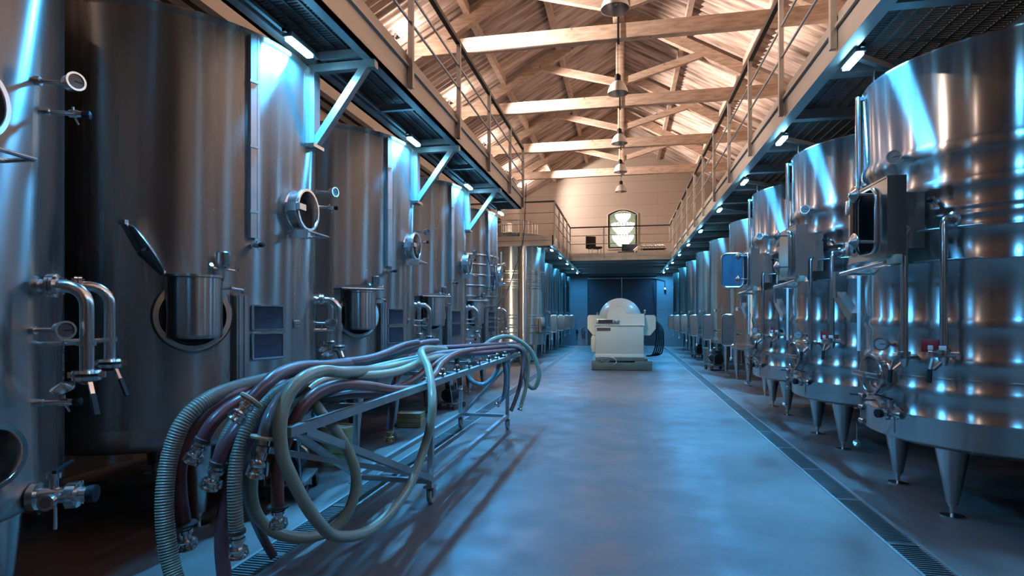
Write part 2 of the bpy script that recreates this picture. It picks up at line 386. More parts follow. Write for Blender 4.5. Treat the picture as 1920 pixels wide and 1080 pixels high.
# pendant lamps on the ridge line
def pendant(Y, lab, first=None):
    t = thing('pendant_lamp', lab, 'lamp', (RX-.05, Y, 0), 0, 'bell shaped pendant lamps')
    z = 7.80
    m = MB(); m.olathe([(.29, z), (.285, z+.02), (.27, z+.10), (.215, z+.22), (.13, z+.31), (.085, z+.34), (.085, z+.345), (.128, z+.32), (.21, z+.235), (.262, z+.11), (.275, z+.02), (.29, z)], 32)
    m.build('bell_shade', WHITE, t)
    m = MB(); m.olathe([(.272, z+.012), (.258, z+.11), (.205, z+.228), (.12, z+.31), (.02, z+.325)], 32); m.build('reflector', plain('reflector', (.45, .47, .5), .35, .8) if 'reflector' not in MATS else MATS['reflector'], t)
    m = MB(); m.lathe([(.085, z+.34), (.085, z+.50), (.06, z+.53), (.02, z+.56)], 20); m.build('ballast_neck', BLACK, t)
    m = MB(); m.cyl((0, 0, z+.55), (0, 0, RZ-.25), .008, n=6); m.build('cord', BLACK, t)
    m = MB(); m.lathe([(.0, z+.07), (.045, z+.10), (.05, z+.16), (.03, z+.3)], 14); m.build('bulb', GLASS_D, t)
    return t
for Y, l in ((11.85, 'nearest white bell pendant lamp, cut by the top edge of the picture'), (16.35, 'second white bell pendant lamp, below the nearest tie beam'), (21.1, 'third white bell pendant lamp down the ridge line'),
             (25.3, 'fourth white bell pendant lamp, in front of the farthest tie beam'), (29.3, 'farthest and smallest white bell pendant lamp, against the gable wall')): pendant(Y, l)

# bare warm floodlights at the left eaves
def eave_lamp(Y, lab):
    t = thing('eaves_floodlight', lab, 'lamp', (XL+.28, Y, 8.02), 0, 'warm floodlights along the left eaves')
    m = MB(); m.box((-.15, 0, -.02), (.22, .05, .05)); m.cyl((-.06, 0, -.06), (-.06, 0, .05), .02); m.build('bracket', DARKM, t)
    m = MB(); m.lathe([(0, -.1), (.05, -.08), (.075, 0), (.08, .02)], 16, Matrix.Rotation(R(50), 4, 'Y')); m.build('reflector_cup', FIT, t)
    m = MB(); m.lathe([(0, -.05), (.045, -.03), (.06, .015), (.045, .06), (0, .075)], 14, Matrix.Translation((.03, 0, .03))); m.build('bulb', WARM_GLOW, t)
    ld = bpy.data.lights.new('flood_light', 'SPOT'); ld.spot_size = R(58 if Y < 28 else 120); ld.spot_blend = .5; ld.energy = WARM_W*(1 if Y < 28 else .22); ld.color = WARM; ld.shadow_soft_size = .07
    lo = bpy.data.objects.new('flood_light', ld); COL.objects.link(lo); lo.parent = t; lo.location = (.14, 0, .10); lo.rotation_euler = Vector((-1, -.10, .13)).to_track_quat('Z', 'Y').to_euler()
    ld = bpy.data.lights.new('bulb_light', 'POINT'); ld.energy = 55; ld.color = WARM; ld.shadow_soft_size = .08
    lo = bpy.data.objects.new('bulb_light', ld); COL.objects.link(lo); lo.parent = t; lo.location = (.2, 0, -.02)
for Y, l in ((-.4, 'warm floodlight at the left eaves behind the camera'), (3.9, 'warm floodlight at the left eaves nearest the camera'), (8.2, 'warm floodlight at the left eaves above the first tanks'), (12.45, 'largest glowing eaves lamp in view, top left of the tie beam'), (16.6, 'second glowing eaves lamp from the top, behind the left handrail'),
             (20.9, 'third glowing eaves lamp from the top, behind the left handrail'), (25.0, 'fourth glowing eaves lamp, near the end of the left handrail'), (28.4, 'lowest and smallest glowing eaves lamp by the catwalk corner post')): eave_lamp(Y, l)

# floor drains
for gx, nm in GX:
    t = thing('floor_drain', f'long slotted steel floor drain along the {nm} side of the aisle', 'drain', (gx, 0, 0), 0, 'slotted floor drains')
    m = MB()
    for s in (-1, 1): m.box((s*(GW/2-.012), (YB+YF)/2, -.008), (.022, YF-YB, .024))
    m.build('drain_frame', GALV, t, False)
    m = MB(); y = YB+.05
    while y < YF-.1:
        m.box((0, y, -.015), (GW-.045, .014 if y < 14 else .02, .018)); y += .034 if y < 14 else .05
    for yy in range(int(YB), int(YF)): m.box((0, yy+.5, -.012), (GW-.045, .05, .02))
    m.build('slotted_grate', DULL, t, False)

# ------------------------------------------------------------------ catwalks
ZU, ZD = 3.85, 4.17
def grating(m, x0, x1, y0, y1, z, sx=.04, sy=.11):
    y = y0
    while y < y1: m.box(((x0+x1)/2, y, z), (x1-x0, .024, .022)); y += sx
    x = x0+.03
    while x < x1: m.box((x, (y0+y1)/2, z-.005), (.022, y1-y0, .03)); x += sy
def rail_run(t, pts, zb, zt, zf, step, posts=None, mid=2):
    """handrail, intermediate rails and posts along a polyline of (x, y)"""
    m = MB()
    for a, b in zip(pts, pts[1:]): m.beam((*a, zt), (*b, zt), .055, .05)
    m.build('handrail', DARKM, t, False)
    for k in range(mid):
        z = zf+(zt-zf)*(k+1)/(mid+1)
        m = MB()
        for a, b in zip(pts, pts[1:]): m.cyl((*a, z), (*b, z), .014, n=8)
        m.build('middle_rail', GALV, t)
    for p in posts:
        m = MB(); m.box((p[0], p[1], (zb+zt)/2), (.05, .05, zt-zb)); m.build('rail_post', FASC, t, False)
# near left catwalk
t = thing('catwalk', 'near left catwalk carried on angled brackets above the big tanks', 'catwalk', (0, 0, 0), 0, 'steel catwalks')
x0, x1, y0, y1 = -2.83, -2.14, YB+.1, 11.95
m = MB(); grating(m, x0+.05, x1-.05, y0, y1-.04, 3.99); m.build('grating_deck', DECK, t, False)
m = MB(); m.box((x1-.02, (y0+y1)/2, (ZU+4.22)/2), (.04, y1-y0, 4.22-ZU)); m.box((x1-.06, (y0+y1)/2, ZU+.01), (.12, y1-y0, .02)); m.box((x1+.012, (y0+y1)/2, 4.10), (.03, y1-y0, .03))
m.box(((x0+x1)/2, y1-.02, (ZU+4.22)/2), (x1-x0, .04, 4.22-ZU)); m.build('edge_beam', FASC, t, False)
m = MB(); m.box((x0+.02, (y0+y1)/2, ZU+.08), (.04, y1-y0, .16)); m.box((x0+.06, (y0+y1)/2, ZU+.01), (.12, y1-y0, .02)); m.box((x0+.16, (y0+y1)/2, ZU+.03), (.03, y1-y0, .03)); m.build('wall_side_beam', GALV, t, False)
y = y0+.4
while y < y1:
    m = MB(); m.box(((x0+x1)/2, y, ZU+.05), (x1-x0-.08, .05, .07)); m.build('cross_member', GALV, t, False); y += 1.3
for by in (4.75-2.6, 4.75, 7.35, 9.95):
    b_ = MB(); b_.box((-2.755, by, 3.46), (.07, .10, .74)); b_.beam((-2.79, by, ZU-.035), (x1-.01, by, ZU-.035), .07, .07); b_.beam((-2.75, by, 3.12), (x1-.1, by, ZU-.04), .065, .075, (0, 1, 0))
    br = b_.build('bracket', GALV, t, False)
    m = MB(); m.box((-2.775, by-.06, 3.46), (.02, .26, .70)); m.box((-2.74, by-.02, 3.11), (.10, .18, .03)); m.build('bracket_plate', FIT, br, False)
rail_run(t, [(x1+.03, y0), (x1+.03, y1)], ZU+.03, 5.12, 4.25, 1, [(x1+.035, 5.47+1.69*k) for k in range(-7, 4)]+[(x1+.035, y1-.03)])
# right catwalk, all the way to the gable
t = thing('catwalk', 'long right catwalk reaching from the camera to the gable wall', 'catwalk', (0, 0, 0), 0, 'steel catwalks')
x0, x1, y0, y1 = 1.79, XR, YB+.1, YF
m = MB(); grating(m, x0+.05, x1-.02, y0, 12, 3.99, .04, .12); m.box(((x0+x1)/2, 21.5, 3.99), (x1-x0-.1, 19, .02)); m.build('grating_deck', DECK, t, False)
m = MB(); m.box((x0+.02, (y0+y1)/2, (ZU+ZD)/2+.01), (.04, y1-y0, ZD-ZU+.02)); m.box((x0+.05, (y0+y1)/2, ZU), (.12, y1-y0, .02)); m.box((x0-.012, (y0+y1)/2, 4.08), (.03, y1-y0, .03)); m.build('edge_beam', FASC, t, False)
y = .9
while y < y1:
    m = MB(); m.box(((x0+x1)/2, y, ZU+.06), (x1-x0-.08, .07, .10)); m.box(((x0+x1)/2, y, ZU+.005), (x1-x0-.08, .11, .015)); m.build('cross_member', GALV, t, False); y += 1.25
m = MB(); m.box((3.0, (y0+y1)/2, ZU+.02), (.05, y1-y0, .06)); m.build('pipe_run', DULL, t, False)
for k in range(5):
    m = MB(); yy = 3.15+2.4*k; m.beam((2.0, yy, ZU+.03), (3.1, yy+.9, ZU+.03), .05, .05); m.build('diagonal_tie', GALV, t, False)
rail_run(t, [(x0-.03, y0), (x0-.03, 23.8)], ZU+.04, 5.27, 4.2, 1, [(x0-.035, 5.4+1.68*k) for k in range(-7, 11)]+[(x0-.035, 23.8)])
# far left catwalk
t = thing('catwalk', 'far left catwalk over the ribbed pale tank with its broad end fascia', 'catwalk', (0, 0, 0), 0, 'steel catwalks')
x0, x1, y0, y1 = XL, -2.25, 18.3, YF
m = MB(); m.box(((-2.5+x0)/2, 18.42, 4.07), (-2.5-x0, .2, .02)); m.box(((x0+x1)/2, 26, 3.99), (x1-x0-.1, 10.0, .02)); m.box((-2.5, 19.7, 3.99), (.42, 2.6, .02)); m.box((-5.2, 19.7, 3.99), (.34, 2.6, .02)); m.build('deck', DULL, t, False)
m = MB(); m.box((x1-.02, (y0+y1)/2, (ZU+ZD)/2), (.04, y1-y0, ZD-ZU)); m.box((x1-.06, (y0+y1)/2, ZU), (.12, y1-y0, .02)); m.box(((x0+x1)/2, y0+.02, (ZU+ZD)/2), (x1-x0, .04, ZD-ZU)); m.box(((x0+x1)/2, y0-.012, 4.03), (x1-x0, .03, .02)); m.build('edge_beam', FASC, t, False)
y = 19.0
while y < y1:
    m = MB(); m.box(((-2.7 if y < 20.8 else (x0+x1)/2), y, ZU+.06), (.7 if y < 20.8 else x1-x0-.08, .07, .10)); m.build('cross_member', GALV, t, False); y += 1.3
rail_run(t, [(XL+.1, y0-.02), (x1+.03, y0-.02), (x1+.03, 23.8)], ZU+.04, 5.25, 4.2, 1, [(x1+.035, 18.3+1.36*k) for k in range(5)]+[(-3.3, y0-.02), (-4.3, y0-.02)])
# cross bridge in front of the gable
t = thing('mezzanine', 'cross bridge with railing joining both catwalks in front of the gable wall', 'platform', (0, 0, 0))
x0, x1, y0, y1 = -2.25, 1.79, 23.8, YF
m = MB(); m.box(((x0+x1)/2, (y0+y1)/2, 4.05), (x1-x0, y1-y0, .06)); m.box(((x0+x1)/2, (y0+y1)/2, 3.93), (x1-x0, y1-y0, .03)); m.build('deck', plain('mezzanine_deck', (.16, .15, .15), .6), t, False)
m = MB(); m.box(((x0+x1)/2, y0+.02, 4.01), (x1-x0, .05, .30)); m.box(((x0+x1)/2, y0-.012, 4.03), (x1-x0, .03, .02)); m.build('edge_beam', FASC, t, False)
y = 24.6
while y < y1:
    m = MB(); m.box(((x0+x1)/2, y, ZU+.02), (x1-x0, .09, .10)); m.build('cross_member', DULL, t, False); y += 1.5
rail_run(t, [(x0+.03, y0-.03), (x1-.03, y0-.03)], 3.9, 5.22, 4.2, 1, [(-.85, y0-.03), (.52, y0-.03)])
# things on the bridge
ch = thing('office_chair', 'black chair standing on the cross bridge left of the arched window', 'chair', (-1.28, 25.2, 4.08), .4)
m = MB(); m.rbox((0, 0, .46), (.5, .48, .08), .02); m.build('seat', BLACK, ch)
m = MB(); m.rbox((-.1, .26, .72), (.46, .07, .55), .03); m.build('backrest', BLACK, ch)
for i in (-1, 1):
    for j in (-1, 1): m = MB(); m.cyl((i*.2, j*.2, 0), (i*.2, j*.2, .43), .016, n=8); m.build('leg', DULL, ch)
ch = thing('lounge_chair', 'slate lounge chair with a white cushion edge below the arched window', 'chair', (.12, 26.3, 4.08), -.3)
m = MB(); m.rbox((0, 0, .3), (.75, .7, .18), .04); m.build('seat', PLATE, ch)
m = MB(); m.prism([(-.36, .36), (.3, .36), (.38, .72), (-.36, .78)], .25, .36, Mx); m.build('backrest', PLATE, ch)
m = MB(); m.beam((.36, -.3, .36), (.46, .2, .62), .05, .12); m.build('cushion', WHITE, ch)
for i in (-1, 1):
    for j in (-1, 1): m = MB(); m.box((i*.3, j*.28, .11), (.05, .05, .22)); m.build('leg', DULL, ch, False)
tb = thing('side_table', 'low table under rows of glassware at the right of the bridge', 'table', (1.15, 24.5, 4.08))
m = MB(); m.rbox((0, 0, .27), (1.0, .5, .03), .008); m.build('table_top', BLACK, tb)
for i in (-1, 1):
    for j in (-1, 1): m = MB(); m.box((i*.45, j*.2, .13), (.03, .03, .26)); m.build('leg', DULL, tb, False)
gp = None
for k in range(12):
    if gp is None:
        m = MB(); m.lathe([(.03, 0), (.004, .008), (.004, .06), (.03, .09), (.034, .13), (.025, .16)], 12); gp = tag(m.build('wine_glass', FIT), 'wine glass on the low table at the right of the cross bridge', 'glass', 'wine glasses on the low table')
        g = gp
    else: g = gp.copy(); COL.objects.link(g)
    g.location = (.70+.08*k, 24.4+(k % 2)*.14, 4.367)


# ------------------------------------------------------------------ cool strip lights under the catwalks
def strip(x, y, lab, L=.36, rz=0, tilt=0, pw=1.0, first=[None]):
    t = thing('strip_light', lab, 'lamp', (x, y, ZU), rz, 'blue strip lights under the catwalks')
    m = MB(); m.rbox((0, 0, -.022), (.085, L, .045), .006); m.build('housing', GALV, t)
    m = MB(); m.box((0, 0, -.055), (.055, L-.04, .022)); m.build('diffuser', BLUE_GLOW, t, False)
    m = MB(); m.box((0, -L/2-.02, -.01), (.03, .05, .03)); m.build('clip', BLACK, t, False)
    ld = bpy.data.lights.new('strip_glow', 'AREA'); ld.shape = 'RECTANGLE'; ld.size = .05; ld.size_y = L-.04; ld.energy = BLUE_W*pw; ld.color = BLUE; ld.spread = R(165)
    lo = bpy.data.objects.new('strip_glow', ld); COL.objects.link(lo); lo.parent = t; lo.location = (0, 0, -.070)
    ld = bpy.data.lights.new('strip_beam', 'AREA'); ld.shape = 'RECTANGLE'; ld.size = .05; ld.size_y = L-.04; ld.energy = BLUE_W*.32; ld.color = (.10, .50, 1); ld.spread = R(48)
    lo = bpy.data.objects.new('strip_beam', ld); COL.objects.link(lo); lo.parent = t; lo.location = (0, 0, -.071)
LL = ['out of view beside the nearest left tank', 'largest in view at the top left', 'second along the near left catwalk', 'third along the near left catwalk', 'last one of that catwalk']
for k, l in enumerate(LL): strip(-2.62, 1.7+2.6*k, 'blue strip light under the left grating, '+l, pw=.6 if k == 0 else 1.7)
RL = ['behind the camera side of the first tank', 'just outside the right edge of the picture', 'largest in view above the nearest right tank', 'second one above the right tanks', 'third one above the right tanks', 'fourth one, where the small tanks start',
      'fifth one along the edge beam', 'sixth one along the edge beam', 'seventh one along the edge beam', 'eighth one, near the cross bridge', 'ninth one, under the bridge corner', 'last one by the gable wall']
for y, l in zip((.6, 3.0, 5.45, 7.75, 10.05, 12.6, 15.65, 18.6, 21.6, 24.7, 27.7, 30.2), RL): strip(1.93, y, 'blue strip light under the right catwalk, '+l, pw=.35 if y < 4 else 1.1)
for k, l in enumerate(('nearest above the ribbed tank', 'second from the near end', 'middle one of five', 'fourth from the near end', 'last one by the gable wall')): strip(-2.42, 19.25+2.62*k, 'blue strip light under the far left catwalk, '+l)
# two floodlights on the end of the near left catwalk
def flood(p, aim, lab, pw, spot=130):
    t = thing('floodlight', lab, 'lamp', p, 0, 'pale floodlights on the catwalk end')
    d = (Vector(aim)-Vector(p)).normalized()
    m = MB(); m.along((0, 0, 0), d, [(.03, -.14), (.05, -.12), (.075, 0), (.08, .03)], 18); m.build('lamp_head', FIT, t)
    m = MB(); m.along((0, 0, 0), d, [(.0, .0), (.062, .001), (.062, .012), (0, .013)], 18); m.build('lens', WARM_GLOW if False else emit('flood_lens', (1, .93, .8), 20) if 'flood_lens' not in MATS else MATS['flood_lens'], t)
    m = MB(); m.box((0, 0, -.12), (.03, .03, .2)); m.build('yoke', BLACK, t, False)
    ld = bpy.data.lights.new('flood_beam', 'SPOT'); ld.energy = pw; ld.color = FLOOD; ld.spot_size = R(spot); ld.spot_blend = .5; ld.shadow_soft_size = .06
    lo = bpy.data.objects.new('flood_beam', ld); COL.objects.link(lo); lo.parent = t; lo.location = d*.09; lo.rotation_euler = (-d).to_track_quat('Z', 'Y').to_euler()
flood((-2.30, 12.05, 4.42), (.9, 15.4, 0), 'silver floodlight clamped at the end of the left catwalk facing the press', FLOOD_W*.62, 118)
flood((-2.55, 12.05, 4.42), (-3.6, 18.5, .9), 'silver floodlight clamped at the end of the left catwalk facing the ribbed tank', FLOOD_W*1.4, 50)
flood((1.70, -2.8, 4.34), (-2.9, -.9, 2.5), 'unseen floodlight added behind the camera on the right catwalk', FLOOD_W*.22, 46)  # added out of view to brighten the left tanks for reflections
flood((-2.05, -3.6, 4.40), (2.2, -1.4, 1.9), 'unseen floodlight added behind the camera on the left catwalk', FLOOD_W*.25, 62)  # also added out of view, lights right tanks that the left ones mirror

# ------------------------------------------------------------------ tank fittings (each placed in the frame of the tank wall)
def gauge(t, th, r, z, out=.12, rad=.036, face='out'):
    F = fr(th, r, z)
    m = MB(); m.lathe([(.012, -.01), (.012, out)], 10, F @ OUT); m.lathe([(.022, .0), (.022, .02)], 12, F @ OUT)
    if face == 'out': G = F @ Matrix.Translation((out, 0, 0)) @ OUT
    else: G = F @ Matrix.Translation((out+.03, -.02, 0)) @ Matrix.Rotation(R(-face), 4, 'Z') @ OUT @ Matrix.Translation((0, 0, -.03))
    m.lathe([(.01, -.01), (rad, 0), (rad, .045), (rad+.006, .05), (rad+.006, .058), (rad-.004, .058), (rad-.004, .050), (0, .050)], 24, G)
    g = m.build('gauge', FIT, t)
    m = MB(); m.lathe([(0, .0505), (rad-.004, .0508), (rad-.004, .052), (0, .052)], 24, G); fc = m.build('dial', DIAL_D if face == 40 else GLASS_D, g); 
    m = MB(); m.box((0, rad*.3, .0535), (.004, rad*.9, .002), G); m.build('needle', BLACK, g, False)
    return g
def cock(t, th, r, z, out=.15, lever=True):
    F = fr(th, r, z); m = MB()
    m.lathe([(.018, -.01), (.018, .03), (.012, .035), (.012, out-.06), (.02, out-.055), (.02, out-.02), (.015, out)], 14, F @ OUT)
    v = m.build('sample_valve', FIT, t)
    m = MB(); m.lathe([(.016, out), (.02, out+.01), (.02, out+.035), (0, out+.04)], 14, F @ OUT); m.build('valve_knob', BLACK, v)
    m = MB(); m.cyl(F @ Vector((out-.04, 0, 0)), F @ Vector((out-.02, .01, -.05)), .006, .004, 8); m.cyl(F @ Vector((out-.04, 0, 0)), F @ Vector((out-.04, 0, .035)), .006, n=8); m.build('spout', FIT, v)
def manhole(t, th, r, z, rad, depth=.11, bar=False, door=False, arm=True, oval=1.0):
    F = fr(th, r, z) @ Matrix.Diagonal((1, oval, 1, 1))
    m = MB(); m.olathe([(rad-.012, -.05), (rad-.012, depth), (rad-.008, depth+.008), (rad+.012, depth+.008), (rad+.016, depth), (rad+.016, depth-.02), (rad, depth-.03), (rad, 0), (rad+.02, -.02)], 40, F @ OUT)
    h = m.build('manhole', FIT, t)
    m = MB(); m.lathe([(0, -.02), (rad-.01, -.018), (rad-.01, .012), (rad*.6, .004), (0, .002)], 40, F @ OUT); m.build('manhole_inside' if not bar else 'manhole_lid', VOID if not bar else DULL, h)
    if bar:
        m = MB(); m.rbox((depth+.03, -.02, 0), (.035, 2.5*rad, .045), .006, F); m.lathe([(.03, depth*.3), (.02, depth+.06)], 12, F @ OUT); m.build('clamp_bar', FIT, h)
    if arm:
        m = MB(); m.box((depth*.5, -rad-.015, 0), (depth, .03, .07), F); m.box((depth+.02, -rad+.02, .0), (.03, .10, .05), F); m.build('hinge', FIT, h, False)
    return h
def shelf(t, th, r, z, w=.42, out=.17):
    F = fr(th, r, z); m = MB()
    m.box((out/2, -w/2+.03, 0), (out, .012, .07), F); m.box((.02, 0, .02), (.03, w, .012), F)
    m.cyl(F @ Vector((out, -w/2+.02, .02)), F @ Vector((out, w/2, .02)), .010, n=8); m.cyl(F @ Vector((-.02, w/2, .02)), F @ Vector((out, w/2, .02)), .010, n=8)
    m.build('rest_rail', FIT, t)
def elbow_pipe(t, th, r, z, out, drop, rad=.032, lever=.5, cap=True, axis=None):
    F = fr(th, r, z); b = .10
    pts = [(-.02, 0, 0), (out*.4, 0, 0), (out-b, 0, 0)]+[(out-b+b*math.sin(a), 0, -b+b*math.cos(a)) for a in (R(k) for k in (15, 30, 45, 60, 75, 90))]+[(out, 0, -drop*.6), (out, 0, -drop)]
    m = MB(); m.tube([F @ Vector(p) for p in pts], rad, 16)
    m.lathe([(rad+.012, -.01), (rad+.012, .012)], 20, F @ OUT)
    p = m.build('outlet_pipe', FIT, t)
    m = MB()
    m.lathe([(rad, .04), (rad+.028, .045), (rad+.028, .06), (rad+.01, .062), (rad+.028, .064), (rad+.028, .08), (rad, .085)], 20, F @ OUT)
    for a in range(4):
        m.box((.062, (rad+.02)*math.cos(PI/4+a*PI/2), (rad+.02)*math.sin(PI/4+a*PI/2)), (.06, .014, .014), F)
    m.build('pipe_flange', FIT, p)
    G = F @ Matrix.Translation((out, 0, -drop)) @ Matrix.Rotation(PI, 4, 'X')
    m = MB(); m.lathe([(rad, 0), (rad+.03, .005), (rad+.034, .02), (rad+.01, .028), (rad+.034, .036), (rad+.03, .055), (rad, .07), (rad-.006, .075), (0, .075)], 20, G)
    for a in (0, PI): m.box(((rad+.035)*math.cos(a), (rad+.035)*math.sin(a), .028), (.03, .02, .03), G)
    v = m.build('butterfly_valve', FIT, p)
    m = MB(); q0 = G @ Vector((.02, .03, .03)); q1 = G @ Vector((.05, .06, .12)); m.beam(q0, q1, .02, .008); m.build('lever', FIT, v, False)
    m = MB(); m.beam(q1, q1+(q1-q0)*1.1, .024, .014); m.build('lever_grip', BLACK, v)
    if cap:
        c0 = F @ Vector((out*.55, -.02, -drop*.55)); m = MB()
        for k in range(11):
            cc = c0-Vector((0, 0, k*.022)); m.beam(cc, cc-Vector((0, 0, .018)), .008 if k % 2 else .003, .003 if k % 2 else .008, (1, 0, 0))
        ce = c0-Vector((0, 0, .28)); m.lathe([(0, -.01), (.05, -.008), (.055, .01), (.03, .02), (0, .03)], 20, Matrix.Translation(ce) @ Matrix.Rotation(R(25), 4, 'X')); m.build('chained_cap', FIT, p)
    return p
def bar_between(t, th0, th1, r, z, out):
    F0, F1 = fr(th0, r, z), fr(th1, r, z); a = F0 @ Vector((out, 0, 0)); b = F1 @ Vector((out, 0, 0)); m = MB()
    m.cyl(a, b, .010, n=8); m.cyl(F0 @ Vector((-.01, 0, 0)), a, .010, n=8); m.cyl(F1 @ Vector((-.01, 0, 0)), b, .010, n=8)
    for p in (a, b): m.along(p-Vector((0, 0, .012)), (0, 0, 1), [(.042, 0), (.042, .024)], 16)
    m.build('pipe_stay', FIT, t)
def cone_leg(t, x, y, z1, r1, r0=.035, foot=True):
    m = MB(); m.lathe([(r0, .10), (r1*.94, z1-.02), (r1, z1), (r1, z1+.03)], 20, Matrix.Translation((x, y, 0))); l = m.build('leg', DULL_LEG, t)
    m = MB(); m.lathe([(.085, 0), (.085, .012), (.03, .02), (.016, .024), (.016, .07), (.026, .075), (.026, .10), (r0, .11)], 18, Matrix.Translation((x, y, 0))); m.build('levelling_foot', FIT, l)
DULL_LEG = plain('leg_steel', (.50, .49, .48), .24, 1)
def ball_valve(t, th, r, z, out=.22, big=.05, side=-1):
    """bottom outlet: pipe stub, flanges, T piece, lever and black cap"""
    F = fr(th, r, z); m = MB()
    m.lathe([(big*.8, -.03), (big*.8, .05), (big*1.3, .055), (big*1.3, .085), (big*.8, .09), (big*.8, out*.7), (big*1.25, out*.72), (big*1.25, out*.86), (big*.75, out*.88), (big*.75, out)], 20, F @ OUT)
    m.cyl(F @ Vector((out*.6, 0, 0)), F @ Vector((out*.6, side*.13, .0)), big*.5, n=14); m.cyl(F @ Vector((out*.6, side*.10, 0)), F @ Vector((out*.6, side*.13, 0)), big*.75, n=14)
    m.cyl(F @ Vector((out*.5, 0, .02)), F @ Vector((out*.5, 0, .10)), big*.4, n=12); m.cyl(F @ Vector((out*.5, 0, .085)), F @ Vector((out*.5, 0, .11)), big*.62, n=12)
    for a in range(6): m.box((out*.79, big*1.2*math.cos(a*PI/3), big*1.2*math.sin(a*PI/3)), (.05, .012, .012), F)
    v = m.build('outlet_valve', FIT, t)
    m = MB(); m.lathe([(big*.8, out), (big*.85, out+.01), (big*.85, out+.035), (0, out+.037)], 18, F @ OUT); m.build('black_cap', BLACK, v)
    m = MB(); m.beam(F @ Vector((out*.5, 0, .115)), F @ Vector((out*.5, -side*.17, .13)), .02, .01); m.build('lever', BLACK, v, False)
    m = MB(); m.cyl(F @ Vector((out*.6, side*.05, -.02)), F @ Vector((out*.6, side*.05, -.15)), .008, n=8); m.build('drain_spout', FIT, v)
    return v

